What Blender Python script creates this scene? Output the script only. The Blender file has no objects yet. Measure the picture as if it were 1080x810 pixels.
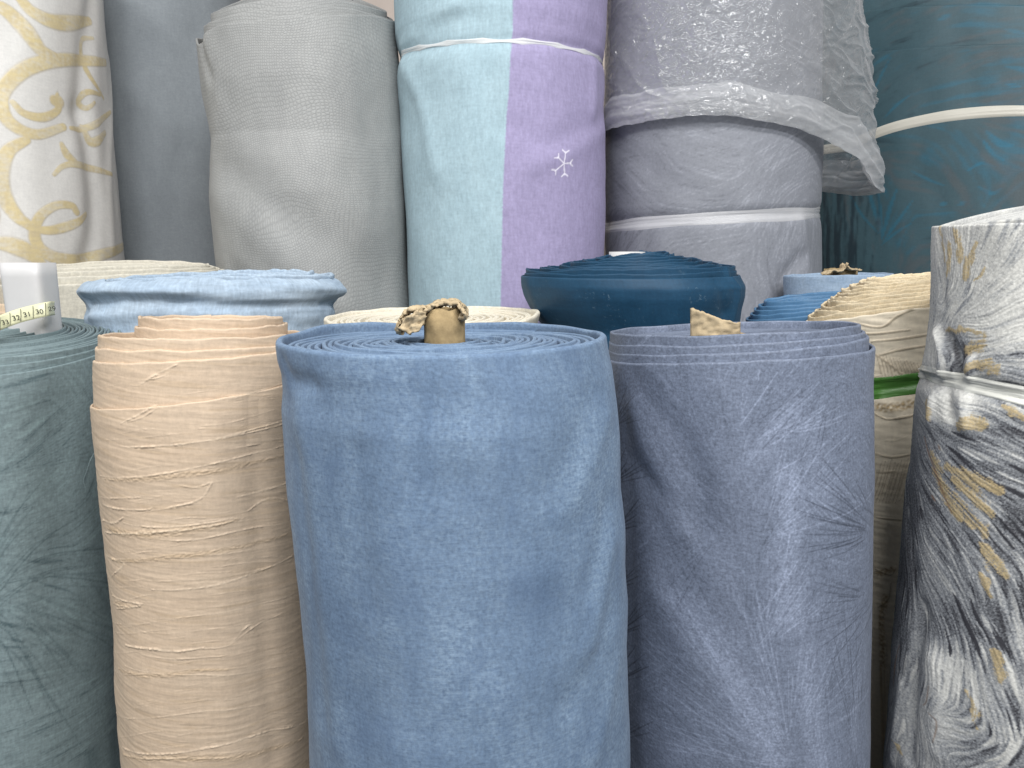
import bpy, math, random
import numpy as np
from mathutils import Vector

rng = np.random.default_rng(7)
random.seed(7)
scene = bpy.context.scene
COL = scene.collection

# ------------------------------------------------------------------ camera
F = 790.0                       # focal length in pixels of a 1080 wide picture
PITCH = math.atan(127.0 / F)
CAM_Z = 1.47
cam_d = bpy.data.cameras.new('camera')
cam = bpy.data.objects.new('camera', cam_d)
COL.objects.link(cam)
cam.location = (0, 0, CAM_Z)
cam.rotation_euler = (math.pi / 2 - PITCH, 0, 0)
cam_d.sensor_fit = 'HORIZONTAL'
cam_d.sensor_width = 36.0
cam_d.lens = F * 36.0 / 1080.0
cam_d.clip_start = 0.02
cam_d.clip_end = 60
cam_d.dof.use_dof = False
cam_d.dof.focus_distance = 0.72
cam_d.dof.aperture_fstop = 18.0
scene.camera = cam

# ------------------------------------------------------------------ light
world = bpy.data.worlds.new('World')
scene.world = world
world.use_nodes = True
bg = world.node_tree.nodes['Background']
bg.inputs['Color'].default_value = (0.93, 0.97, 1.0, 1)
bg.inputs['Strength'].default_value = 0.24


def lamp(name, loc, target, sx, sy, power, col=(1, 1, 1)):
    d = bpy.data.lights.new(name, 'AREA')
    d.shape = 'RECTANGLE'
    d.size, d.size_y, d.energy, d.color = sx, sy, power, col
    o = bpy.data.objects.new(name, d)
    COL.objects.link(o)
    o.location = loc
    o.rotation_euler = (Vector(target) - Vector(loc)).to_track_quat('-Z', 'Y').to_euler()
    return o


lamp('ceiling_tube_lamp', (0.55, -0.25, 2.95), (0.3, 0.75, 1.2), 1.3, 0.16, 31, (1, 0.985, 0.96))
lamp('ceiling_tube_lamp', (-1.0, -0.1, 2.95), (-0.5, 0.9, 1.2), 1.3, 0.16, 24, (1, 0.985, 0.96))
lamp('ceiling_tube_lamp', (0.4, -1.7, 2.9), (0.0, 0.8, 1.1), 2.0, 0.3, 54, (0.97, 0.985, 1))

scene.view_settings.view_transform = 'Standard'
scene.view_settings.look = 'None'
scene.view_settings.exposure = -0.06
scene.view_settings.gamma = 1.0
scene.render.engine = 'CYCLES'
scene.cycles.use_denoising = True
scene.cycles.denoiser = 'OPENIMAGEDENOISE'
scene.cycles.denoising_input_passes = 'RGB_ALBEDO_NORMAL'
scene.cycles.denoising_prefilter = 'ACCURATE'
scene.cycles.max_bounces = 8
scene.cycles.transparent_max_bounces = 24
scene.cycles.sample_clamp_direct = 6.0
scene.cycles.sample_clamp_indirect = 3.0
scene.cycles.caustics_reflective = False
scene.cycles.caustics_refractive = False


# ------------------------------------------------------------------ maths helpers
def ray(px, py):
    a = (px - 540.0) / F
    b = -(py - 405.0) / F
    cp, sp = math.cos(PITCH), math.sin(PITCH)
    return np.array([a, cp + b * sp, -sp + b * cp])


def azel(px, py):
    d = ray(px, py)
    return math.atan2(d[0], d[1]), d[2] / math.hypot(d[0], d[1])


def _hash(ix, iy, seed):
    h = (ix.astype(np.int64) * 374761393 + iy.astype(np.int64) * 668265263 + seed * 974634777) & 0xFFFFFFFF
    h = ((h ^ (h >> 13)) * 1274126177) & 0xFFFFFFFF
    return ((h ^ (h >> 16)) & 0xFFFFFF) / float(0xFFFFFF)


def perlin(x, y, seed=0):
    x, y = np.broadcast_arrays(np.asarray(x, float), np.asarray(y, float))
    ix, iy = np.floor(x), np.floor(y)
    fx, fy = x - ix, y - iy
    ux, uy = fx * fx * fx * (fx * (fx * 6 - 15) + 10), fy * fy * fy * (fy * (fy * 6 - 15) + 10)

    def g(ox, oy):
        a = _hash(ix + ox, iy + oy, seed) * 2 * math.pi
        return np.cos(a) * (fx - ox) + np.sin(a) * (fy - oy)
    n0 = g(0, 0) * (1 - ux) + g(1, 0) * ux
    n1 = g(0, 1) * (1 - ux) + g(1, 1) * ux
    return (n0 * (1 - uy) + n1 * uy) * 1.5


def fbm(x, y, seed=0, oct=4):
    s, a = 0, 1.0
    for k in range(oct):
        s = s + a * perlin(x * 2 ** k, y * 2 ** k, seed + 17 * k)
        a *= 0.5
    return s


def sm(a, b, x):
    t = np.clip((x - a) / (b - a), 0, 1)
    return t * t * (3 - 2 * t)


def lin(r, g, b):
    def f(c):
        c /= 255.0
        return c / 12.92 if c <= 0.04045 else ((c + 0.055) / 1.055) ** 2.4
    return (f(r), f(g), f(b), 1.0)


# ------------------------------------------------------------------ roll surface
class Roll:
    """An upright roll: its axis stands at depth Y; rows give how wide it is at which height."""

    def __init__(self, Y, rows, q=1.0, like=None):
        rows = sorted(rows)
        mid = rows[len(rows) // 2]
        a0 = 0.5 * (azel(mid[1], mid[0])[0] + azel(mid[2], mid[0])[0])
        D = Y / math.cos(a0)
        if like is not None:
            D, a0 = like.D, like.az0
        self.D = D
        self.az0, self.q = a0, q
        self.mpp = Y / F
        Z, A, R = [], [], []
        for (y, xl, xr) in rows:
            al, tl = azel(xl, y)
            ar, tr = azel(xr, y)
            dl = 0.5 * (ar - al)
            Z.append(CAM_Z + D * math.cos(dl) * 0.5 * (tl + tr))
            A.append(0.5 * (al + ar))
            R.append(D * math.sin(dl))
        o = np.argsort(Z)
        Z, A, R = np.array(Z)[o], np.array(A)[o], np.array(R)[o]
        zz = np.linspace(Z[0] - 0.03, Z[-1] + 0.03, 500)
        n = max(3, int(0.006 / (zz[1] - zz[0])))
        k = np.exp(-np.linspace(-2, 2, 2 * n + 1) ** 2)
        k /= k.sum()

        def sm_(v):
            a = np.interp(zz, Z, v)
            return np.convolve(np.pad(a, n, mode='edge'), k, mode='valid')
        self.zz, self.A, self.R = zz, sm_(A), sm_(R)
        self.r0 = float(np.mean(R))
        self.e1 = np.array([math.cos(a0), -math.sin(a0)])
        self.e2 = np.array([math.sin(a0), math.cos(a0)])

    def at(self, z):
        return np.interp(z, self.zz, self.A), np.interp(z, self.zz, self.R)

    def pt(self, th, z, dr=0.0, fac=1.0):
        a, r = self.at(z)
        cx, cy = self.D * np.sin(a), self.D * np.cos(a)
        s = (r * fac + dr) * np.sin(th)
        c = -(r * fac * self.q + dr) * np.cos(th)
        return np.stack([cx + s * self.e1[0] + c * self.e2[0],
                         cy + s * self.e1[1] + c * self.e2[1], z + 0 * s], -1)

    def base(self):
        return (self.D * math.sin(self.az0), self.D * math.cos(self.az0), 0.0)

    def uv(self, px, py):
        az, t = azel(px, py)
        d = self.D
        th = 0
        for _ in range(5):
            z = CAM_Z + d * t
            a, r = self.at(z)
            b = az - a
            # camera at the origin: intersect with the ellipse in the local frame
            ox, oy = 0.0, -self.D
            dx, dy = math.sin(b), math.cos(b)
            oy2, dy2 = oy / self.q, dy / self.q
            A_ = dx * dx + dy2 * dy2
            B_ = ox * dx + oy2 * dy2
            C_ = ox * ox + oy2 * oy2 - r * r
            disc = max(B_ * B_ - A_ * C_, 0.0)
            d = (-B_ - math.sqrt(disc)) / A_
            th = math.atan2((ox + d * dx) / r, -(oy2 + d * dy2) / r)
            if disc == 0.0:
                th = math.copysign(math.pi / 2, b)
        return th * self.r0, CAM_Z + d * t

    def ztop(self, xl, xr, ys):
        """Height of an upper edge round the roll from its picture rows at left, front, right, back."""
        yl, yf, yr, yb = ys
        xm = 0.5 * (xl + xr)
        a, r = self.A[-1], self.R[-1]
        rq = r * self.q
        dl = math.cos(math.asin(min(0.9, r / self.D))) * self.D
        zl = CAM_Z + dl * azel(xl, yl)[1]
        zr = CAM_Z + dl * azel(xr, yr)[1]
        zf = CAM_Z + (self.D - rq) * azel(xm, yf)[1]
        zb = CAM_Z + (self.D + rq) * azel(xm, yb)[1]
        b, c = (zf - zb) / 2, (zr - zl) / 2
        s, t = (zf + zb) / 2, (zr + zl) / 2
        a_, d_ = (s + t) / 2, (s - t) / 2
        return lambda th: a_ + b * np.cos(th) + c * np.sin(th) + d_ * np.cos(2 * th)


class Canvas:
    """A sheet in cloth coordinates (metres round, metres up) on which a woven motif is drawn."""

    def __init__(self, R, v0, v1, res=0.0009, th=1.9, fill=0.0):
        self.R, self.res = R, res
        self.u0, self.u1, self.v0, self.v1 = -th * R.r0, th * R.r0, v0, v1
        self.w = int((self.u1 - self.u0) / res) + 1
        self.h = int((v1 - v0) / res) + 1
        self.a = np.full((self.h, self.w), fill, np.float32)
        self.U, self.V = np.meshgrid(self.u0 + np.arange(self.w) * res, self.v0 + np.arange(self.h) * res)

    def stroke_uv(self, P, width, val=1.0, mode='max', soft=0.4, taper=0.0, gauss=False, wob=0.0, seed=0):
        P = np.array(P, float)
        if wob:
            pass
        tot = np.concatenate([[0], np.cumsum(np.hypot(*(P[1:] - P[:-1]).T))])
        L = max(tot[-1], 1e-6)
        pad = width * (3 if gauss else 1.5) + self.res * 2
        if mode == 'add':
            keep, self.a = self.a, np.zeros_like(self.a)
            self.stroke_uv(P, width, abs(val), 'max', soft, taper, gauss)
            self.a = keep + math.copysign(1, val) * self.a
            return
        for k in range(len(P) - 1):
            p, q = P[k], P[k + 1]
            i0 = int((min(p[0], q[0]) - pad - self.u0) / self.res)
            i1 = int((max(p[0], q[0]) + pad - self.u0) / self.res) + 2
            j0 = int((min(p[1], q[1]) - pad - self.v0) / self.res)
            j1 = int((max(p[1], q[1]) + pad - self.v0) / self.res) + 2
            i0, j0 = max(i0, 0), max(j0, 0)
            i1, j1 = min(i1, self.w), min(j1, self.h)
            if i1 <= i0 or j1 <= j0:
                continue
            U, V = self.U[j0:j1, i0:i1], self.V[j0:j1, i0:i1]
            d = q - p
            l2 = max(d @ d, 1e-12)
            t = np.clip(((U - p[0]) * d[0] + (V - p[1]) * d[1]) / l2, 0, 1)
            dist = np.hypot(U - p[0] - t * d[0], V - p[1] - t * d[1])
            s = (tot[k] + t * (tot[k + 1] - tot[k])) / L
            w = width * (1 - taper * np.abs(2 * s - 1) ** 1.5) if taper else width
            if gauss:
                m = val * np.exp(-(dist / w) ** 2)
            else:
                m = val * (1 - sm(1 - soft, 1.0, dist / (w * 0.5 + 1e-9)))
            sub = self.a[j0:j1, i0:i1]
            if mode == 'max':
                np.maximum(sub, m, out=sub)
            elif mode == 'absmax':
                sub[...] = np.where(np.abs(m) > np.abs(sub), m, sub)
            else:
                sub += m

    def stroke(self, pts, wpx, val=1.0, smooth=True, **k):
        P = [self.R.uv(*p) for p in pts]
        if smooth and len(P) > 2:
            P = catmull(P, 8)
        self.stroke_uv(P, wpx * self.R.mpp, val, **k)

    def sample(self, u, v, arr=None):
        a = self.a if arr is None else arr
        x = np.clip((u - self.u0) / self.res, 0, self.w - 1.001)
        y = np.clip((v - self.v0) / self.res, 0, self.h - 1.001)
        i, j = x.astype(int), y.astype(int)
        fx, fy = x - i, y - j
        return (a[j, i] * (1 - fx) + a[j, i + 1] * fx) * (1 - fy) + (a[j + 1, i] * (1 - fx) + a[j + 1, i + 1] * fx) * fy

    def idw(self, pts, vals, power=3.0):
        n = len(pts)
        vals = np.array(vals, float).reshape(n, -1)
        st = 4
        U, V = self.U[::st, ::st], self.V[::st, ::st]
        num = np.zeros(U.shape + (vals.shape[1],))
        den = np.zeros(U.shape)
        for p, val in zip(pts, vals):
            pu, pv = self.R.uv(*p)
            w = 1.0 / (((U - pu) ** 2 + (V - pv) ** 2) / (self.R.mpp * 8) ** 2 + 0.3) ** (power / 2)
            num += w[..., None] * val
            den += w
        r = num / den[..., None]
        r = np.repeat(np.repeat(r, st, 0), st, 1)[:self.h, :self.w]
        return box_blur(r, 3)

    def field(self, guides, power=3.0):
        """Direction of the threads from guide points (px, py, dx, dy), as an angle on the cloth."""
        pts, vals = [], []
        for (px, py, dx, dy) in guides:
            l = math.hypot(dx, dy)
            p, q = self.R.uv(px - 3 * dx / l, py - 3 * dy / l), self.R.uv(px + 3 * dx / l, py + 3 * dy / l)
            a = math.atan2(q[1] - p[1], q[0] - p[0])
            pts.append((px, py))
            vals.append((math.cos(2 * a), math.sin(2 * a)))
        r = self.idw(pts, vals, power)
        return 0.5 * np.arctan2(r[..., 1], r[..., 0])

    def lic(self, ang, n=22, seed=1, grain=1.0):
        no = rng_noise(self.h, self.w, seed, grain)
        s = no.copy()
        cnt = 1
        for sg in (1, -1):
            x, y = np.meshgrid(np.arange(self.w, dtype=np.float32), np.arange(self.h, dtype=np.float32))
            px = np.cos(ang) * sg
            py = np.sin(ang) * sg
            for k in range(n):
                i = np.clip(x, 0, self.w - 1).astype(np.int32)
                j = np.clip(y, 0, self.h - 1).astype(np.int32)
                a = ang[j, i]
                dx, dy = np.cos(a), np.sin(a)
                f = np.where(dx * px + dy * py < 0, -1, 1)
                dx, dy = dx * f, dy * f
                x += dx
                y += dy
                px, py = dx, dy
                i = np.clip(x, 0, self.w - 1).astype(np.int32)
                j = np.clip(y, 0, self.h - 1).astype(np.int32)
                s += no[j, i]
                cnt += 1
        s /= cnt
        s = (s - s.mean()) / (s.std() + 1e-9)
        return s


def rng_noise(h, w, seed, grain):
    r = np.random.default_rng(seed)
    a = r.random((h, w)).astype(np.float32)
    if grain > 1:
        a = box_blur(a[..., None], int(grain))[..., 0]
    return a


def box_blur(a, n):
    for ax in (0, 1):
        pad = [(0, 0)] * a.ndim
        pad[ax] = (n, n)
        c = np.cumsum(np.pad(a, pad, mode='edge'), axis=ax)
        L = a.shape[ax]
        c = np.concatenate([np.zeros_like(np.take(c, [0], ax)), c], ax)
        a = (np.take(c, range(2 * n + 1, 2 * n + 1 + L), ax) - np.take(c, range(0, L), ax)) / (2 * n + 1)
    return a


def catmull(P, n=8):
    P = [np.array(p, float) for p in P]
    P = [2 * P[0] - P[1]] + P + [2 * P[-1] - P[-2]]
    out = []
    for i in range(1, len(P) - 2):
        for k in range(n):
            t = k / n
            a, b, c, d = P[i - 1:i + 3]
            out.append(0.5 * (2 * b + (c - a) * t + (2 * a - 5 * b + 4 * c - d) * t * t + (3 * b - a - 3 * c + d) * t ** 3))
    out.append(P[-2])
    return out


# ------------------------------------------------------------------ mesh helpers
def grid_object(name, P, mat, parent=None, UV=None, pat=None, smooth=True, closed_u=False):
    """One mesh from a rows x columns array of points."""
    h, w = P.shape[:2]
    me = bpy.data.meshes.new(name)
    idx = np.arange(h * w).reshape(h, w)
    a = idx[:-1, :-1].ravel()
    b = idx[:-1, 1:].ravel()
    c = idx[1:, 1:].ravel()
    d = idx[1:, :-1].ravel()
    quads = np.stack([a, b, c, d], -1)
    if closed_u:
        quads = np.concatenate([quads, np.stack([idx[:-1, -1], idx[:-1, 0], idx[1:, 0], idx[1:, -1]], -1)])
    n = len(quads)
    me.vertices.add(h * w)
    me.vertices.foreach_set('co', np.ascontiguousarray(P.reshape(-1, 3), np.float32).ravel())
    me.loops.add(n * 4)
    me.loops.foreach_set('vertex_index', quads.ravel().astype(np.int32))
    me.polygons.add(n)
    me.polygons.foreach_set('loop_start', np.arange(0, n * 4, 4, dtype=np.int32))
    me.polygons.foreach_set('use_smooth', np.full(n, smooth, bool))
    me.update(calc_edges=True)
    if UV is not None:
        l = me.uv_layers.new(name='UVMap')
        l.data.foreach_set('uv', UV.reshape(-1, 2)[quads.ravel()].astype(np.float32).ravel())
    if pat is not None:
        at = me.attributes.new('pat', 'FLOAT_COLOR', 'POINT')
        at.data.foreach_set('color', np.ascontiguousarray(pat.reshape(-1, 4), np.float32).ravel())
    me.materials.append(mat)
    o = bpy.data.objects.new(name, me)
    COL.objects.link(o)
    if parent is not None:
        o.parent = parent
        o.matrix_parent_inverse = parent.matrix_world.inverted()
    return o


def thing(name, label, cat, loc, group=None):
    o = bpy.data.objects.new(name, None)
    COL.objects.link(o)
    o.location = loc
    o.empty_display_size = 0.05
    o['label'], o['category'] = label, cat
    if group:
        o['group'] = group
    bpy.context.view_layer.update()
    return o


def thetas(n_front, n_back=36, half=1.85):
    f = np.linspace(-half, half, n_front)
    b = np.linspace(half, 2 * math.pi - half, n_back)[1:-1]
    return np.concatenate([[-math.pi], b[b > math.pi] - 2 * math.pi, f, b[b < math.pi], [math.pi]])


def wrap(name, R, ztop, zlo, zmin, nth, nz, mat, parent, disp=None, pat=None, thick=0.003, fac=1.0, edge=None,
         half=1.85, inner=0.010, below=None):
    """A turn of cloth round the roll: outer face, rolled upper edge, inner face."""
    th = thetas(nth, half=half)
    zt = ztop(th) + (edge(th) if edge else 0)
    lo = np.linspace(0, 1, 8)[:-1]
    S = np.linspace(0, 1, nz)
    if name == 'fabric_layer':
        zlo = zt.min() - (below or 0.028)
        zmin = zlo
    zd = zlo if zlo < zt.min() - 0.01 else zt.min() - 0.05
    rows = []
    for s in (lo if zmin < zd else []):
        rows.append(np.full_like(th, zmin + s * (zd - zmin)))
    for s in S:
        rows.append(zd + s * (zt - zd))
    Z = np.array(rows)
    T = np.broadcast_to(th, Z.shape)
    U = T * R.r0
    D = disp(U, Z, T) if disp else np.zeros_like(Z)
    P = R.pt(T, Z, D, fac)
    Uv = np.stack([U, Z], -1)
    C = pat(U, Z) if pat else None
    # rolled edge
    t = thick
    eP, eU, eC = [], [], []
    for k in range(1, 7):
        a = math.pi * k / 6
        z = zt + t * 0.5 * math.sin(a)
        eP.append(R.pt(th, z, D[-1] - t * 0.5 + t * 0.5 * math.cos(a), fac))
        eU.append(np.stack([U[-1], zt + 0.002 * k], -1))
    for k in (1, 2, 3):
        z = zt - inner * k / 3
        eP.append(R.pt(th, z, D[-1] - t, fac))
        eU.append(np.stack([U[-1], zt + 0.012 + inner * k / 3], -1))
    P = np.concatenate([P, np.array(eP)])
    Uv = np.concatenate([Uv, np.array(eU)])
    if C is not None:
        C = np.concatenate([C, np.repeat(C[-1:], len(eP), 0)])
    return grid_object(name, P, mat, parent, Uv, C)


def spiral(name, R, ztop, mat, parent, f_out, r_in, pitch, thick, drop=0.0, cone=0.0, hvar=0.002, wob=0.25, seed=3, deep=0.035, pat=(0, 0, 0, 0)):
    """The wound cloth seen end-on: one continuous strip spiralling in to the core."""
    thick *= 0.84
    r = R.R[-1]
    turns = (r * f_out - r_in) / pitch
    n = int(turns * 110)
    s = np.linspace(0, turns, n)
    th = s * 2 * math.pi + 2.4
    base = r * f_out - pitch * s
    frac = base / r
    base = base + pitch * wob * 1.6 * perlin(np.cos(th) * 1.3 + 5, np.sin(th) * 1.3 + s * 0.35, seed) \
        + pitch * wob * perlin(th * 1.9, s * 0.7, seed + 1)
    tw = (th + math.pi) % (2 * math.pi) - math.pi
    zt = ztop(tw)
    zc = np.mean(ztop(np.linspace(-math.pi, math.pi, 60)))
    zt = zc + (zt - zc) * frac - drop + cone * (1 - frac) + hvar * perlin(th * 0.55, s * 0.9, seed + 2) \
        + hvar * 0.6 * perlin(np.floor(s) * 3.1, th * 0.2, seed + 3)
    rows, uvs = [], []
    prof = [(0.5, -deep), (0.5, -0.0012), (0.38, -0.0003), (0.0, 0.0), (-0.38, -0.0003), (-0.5, -0.0012), (-0.5, -deep)]
    for k, (o, dz) in enumerate(prof):
        rr = base + o * thick
        fac = rr / r
        rows.append(R.pt(th, zt * 0 + R.zz[-1] - 0.001, 0, fac)[..., :2])
        uvs.append(np.stack([th * base, zt + dz + 0.01 * k], -1))
    P = np.zeros((len(prof), n, 3))
    for k, (o, dz) in enumerate(prof):
        P[k, :, :2] = rows[k]
        P[k, :, 2] = zt + dz
    C = np.zeros((len(prof), n, 4), np.float32)
    C[...] = pat
    return grid_object(name, P, mat, parent, np.array(uvs), C)


# ------------------------------------------------------------------ materials
class NT:
    def __init__(self, name):
        self.m = bpy.data.materials.new(name)
        self.m.use_nodes = True
        self.t = self.m.node_tree
        self.n = self.t.nodes
        self.b = self.n['Principled BSDF']
        self.out = self.n['Material Output']

    def add(self, typ, ins=None, **kw):
        x = self.n.new(typ)
        for k, v in kw.items():
            setattr(x, k, v)
        for k, v in (ins or {}).items():
            self.put(x.inputs[k], v)
        return x

    def put(self, sock, v):
        if isinstance(v, bpy.types.NodeSocket):
            self.t.links.new(v, sock)
        else:
            sock.default_value = v

    def math(self, op, a, b=0.5, clamp=False):
        x = self.add('ShaderNodeMath', operation=op, use_clamp=clamp)
        self.put(x.inputs[0], a)
        self.put(x.inputs[1], b)
        return x.outputs[0]

    def mix(self, f, a, b, blend='MIX'):
        x = self.add('ShaderNodeMix', data_type='RGBA', blend_type=blend)
        self.put(x.inputs[0], f)
        self.put(x.inputs[6], a)
        self.put(x.inputs[7], b)
        return x.outputs[2]

    def uvnoise(self, sx, sy, detail=2.0, rough=0.5, distort=0.0, off=0.0):
        uv = self.add('ShaderNodeUVMap').outputs[0]
        mp = self.add('ShaderNodeMapping', {'Vector': uv})
        mp.inputs['Scale'].default_value = (sx, sy, 1)
        mp.inputs['Location'].default_value = (off, off * 1.7, off * 0.3)
        x = self.add('ShaderNodeTexNoise', {'Vector': mp.outputs[0], 'Scale': 1.0, 'Detail': detail, 'Roughness': rough, 'Distortion': distort})
        return x.outputs[0]

    def ramp(self, v, a, b):
        x = self.add('ShaderNodeMapRange', {0: v, 1: a, 2: b, 3: 0.0, 4: 1.0})
        x.clamp = True
        return x.outputs[0]


def fabric(name, base, tone=None, pats=(), weave=(230, 70), weave_amt=0.25, mottle=(14, 10), mottle_amt=0.5,
           rough=0.85, sheen=0.25, bump=0.35, bump_dist=0.0006, extra=None, spec=0.25, streak=None, grain=0.12, aniso_mix=0.5, gs=250):
    N = NT(name)
    c = N.mix(0.0, base, base)
    if tone is None:
        tone = tuple(min(1, x * 1.28) for x in base[:3]) + (1,)
    m = N.ramp(N.uvnoise(mottle[0], mottle[1], 4, 0.62, 0.6), 0.36, 0.66)
    c = N.mix(N.math('MULTIPLY', m, mottle_amt), base, tone)
    if streak:
        s = N.ramp(N.uvnoise(streak[0], streak[1], 3, 0.6, 0.1, 4.3), 0.35, 0.7)
        c = N.mix(N.math('MULTIPLY', s, streak[2]), c, tuple(x * streak[3] for x in base[:3]) + (1,))
    w1 = N.uvnoise(weave[0], weave[1], 2, 0.5, 0, 1.3)
    w2 = N.uvnoise(weave[1], weave[0], 2, 0.5, 0, 7.7)
    w = N.math('ADD', N.math('MULTIPLY', w1, aniso_mix), N.math('MULTIPLY', w2, 1 - aniso_mix))
    if pats:
        at = N.add('ShaderNodeAttribute', attribute_name='pat')
        sp = N.add('ShaderNodeSeparateColor', {0: at.outputs['Color']})
        chan = [sp.outputs[0], sp.outputs[1], sp.outputs[2], at.outputs['Alpha']]
        for k, col in enumerate(pats):
            if col is not None:
                c = N.mix(chan[k], c, col)
    wr = N.ramp(w, 0.3, 0.7)
    dark = N.mix(1.0, c, (1 - weave_amt * 1.2, 1 - weave_amt * 1.2, 1 - weave_amt * 1.15, 1), 'MULTIPLY')
    lite = N.mix(1.0, c, (1 + weave_amt, 1 + weave_amt, 1 + weave_amt, 1), 'MULTIPLY')
    c = N.mix(wr, dark, lite)
    if grain:
        g = N.ramp(N.uvnoise(gs, gs, 2, 0.6, 0, 3.1), 0.3, 0.7)
        c = N.mix(g, N.mix(1.0, c, (1 - grain,) * 3 + (1,), 'MULTIPLY'), N.mix(1.0, c, (1 + grain,) * 3 + (1,), 'MULTIPLY'))
    hgt = w
    if extra:
        c, hgt = extra(N, c, w)
    N.put(N.b.inputs['Base Color'], c)
    N.b.inputs['Roughness'].default_value = rough
    N.b.inputs['Specular IOR Level'].default_value = spec
    N.b.inputs['Sheen Weight'].default_value = sheen * 0.2
    N.b.inputs['Sheen Roughness'].default_value = 0.45
    bp = N.add('ShaderNodeBump', {'Height': hgt, 'Strength': bump, 'Distance': bump_dist})
    N.put(N.b.inputs['Normal'], bp.outputs[0])
    return N.m


def plain(name, col, rough=0.7, spec=0.3, amt=0.25, sc=60, bump=0.3, dist=0.001):
    N = NT(name)
    tc = N.add('ShaderNodeTexCoord').outputs['Object']
    n = N.add('ShaderNodeTexNoise', {'Vector': tc, 'Scale': sc, 'Detail': 5.0, 'Roughness': 0.6}).outputs[0]
    d = tuple(x * (1 - amt) for x in col[:3]) + (1,)
    l = tuple(min(1, x * (1 + amt)) for x in col[:3]) + (1,)
    N.put(N.b.inputs['Base Color'], N.mix(N.ramp(n, 0.3, 0.7), d, l))
    N.b.inputs['Roughness'].default_value = rough
    N.b.inputs['Specular IOR Level'].default_value = spec
    bp = N.add('ShaderNodeBump', {'Height': n, 'Strength': bump, 'Distance': dist})
    N.put(N.b.inputs['Normal'], bp.outputs[0])
    return N.m


def ribbon_mat(name, col, clear=0.0, rough=0.25):
    N = NT(name)
    N.b.inputs['Base Color'].default_value = col
    N.b.inputs['Roughness'].default_value = rough
    N.b.inputs['Specular IOR Level'].default_value = 0.6
    s = N.uvnoise(12, 900, 3, 0.6)
    bp = N.add('ShaderNodeBump', {'Height': s, 'Strength': 0.5, 'Distance': 0.0012})
    N.put(N.b.inputs['Normal'], bp.outputs[0])
    if clear:
        tr = N.add('ShaderNodeBsdfTransparent')
        mx = N.add('ShaderNodeMixShader', {0: clear, 1: N.b.outputs[0], 2: tr.outputs[0]})
        N.put(N.out.inputs['Surface'], mx.outputs[0])
    return N.m


def band(name, R, pts, wpx, mat, parent, dr=0.0015, pleat=0.0008, seed=1, squeeze=None, twist=0.0):
    """A flat ribbon tied round the roll through three picture points (left, middle, right)."""
    q = [R.uv(*p) for p in pts]
    a = np.polyfit([p[0] / R.r0 for p in q], [p[1] for p in q], 2)
    th = thetas(260, 60)
    tc = np.clip(th, q[0][0] / R.r0 - 0.15, q[-1][0] / R.r0 + 0.15)
    zc = np.polyval(a, tc)
    # behind the roll the ribbon closes on itself
    zm = np.mean([p[1] for p in q])
    back = sm(1.7, math.pi, np.abs(th))
    zc = zc * (1 - back) + zm * back
    w = wpx * R.mpp * (1 + 0.18 * perlin(th * 2.3, th * 0 + seed, seed))
    S = np.linspace(-0.5, 0.5, 13)
    Z, T, D = [], [], []
    for s in S:
        tw = np.cos(th * 9 + seed) * twist
        Z.append(zc + s * w * (1 - 0.75 * np.abs(tw)))
        T.append(th)
        f = 1 - (2 * s) ** 4
        D.append(dr * f + pleat * f * (perlin(s * 9 + 0 * th, th * 1.2, seed + 4) + 0.6 * perlin(s * 16 + 0 * th, th * 2.2, seed + 5)) + tw * s * w * 0.6)
    Z, T, D = np.array(Z), np.array(T), np.array(D)
    if squeeze is not None:
        D = D + squeeze(T * R.r0, Z, T)
    return grid_object(name, R.pt(T, Z, D), mat, parent, np.stack([T * R.r0, Z], -1))


FLOOR = 0.004
W = lambda d: tuple(d)

# ================================================================== setting
def slab(name, x0, x1, y0, y1, z0, z1, mat):
    P = [(x, y, z) for z in (z0, z1) for y in (y0, y1) for x in (x0, x1)]
    me = bpy.data.meshes.new(name)
    me.from_pydata(P, [], [(0, 2, 3, 1), (4, 5, 7, 6), (0, 1, 5, 4), (2, 6, 7, 3), (0, 4, 6, 2), (1, 3, 7, 5)])
    me.materials.append(mat)
    o = bpy.data.objects.new(name, me)
    COL.objects.link(o)
    o['kind'] = 'structure'
    return o


slab('floor', -3.0, 3.0, -0.3, 2.6, -0.05, 0.0, plain('floor_tile', lin(150, 145, 138), 0.5, 0.4, 0.1, 8))
slab('back_wall', -3.0, 3.0, 2.5, 2.6, 0.0, 2.7, plain('wall_paint', lin(214, 200, 190), 0.8, 0.2, 0.05, 10))

V0 = CAM_Z - 0.55


def smooth_noise(amp, fu, fv, seed):
    return lambda u, v, t: amp * fbm(u * fu + seed * 3.3, v * fv + seed, seed, 3)


def creases(R, v0, v1, lines, res=0.002):
    """Soft folds in the cloth: (points, half width px, height mm)."""
    cv = Canvas(R, v0, v1, res)
    for pts, w, mm in lines:
        cv.stroke(pts, w, mm * 0.001, mode='add', gauss=True, taper=0.0)
    cv.a = box_blur(cv.a[..., None], 2)[..., 0]
    return cv


def disp_of(*fs):
    return lambda u, v, t: sum(f(u, v, t) for f in fs)


def cvd(cv):
    return lambda u, v, t: cv.sample(u, v)


def pack(u, *ch):
    out = np.zeros(u.shape + (4,), np.float32)
    for k, c in enumerate(ch):
        out[..., k] = np.clip(c, 0, 1)
    return out


def zpx(R, x, y):
    return R.uv(x, y)[1]


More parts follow.
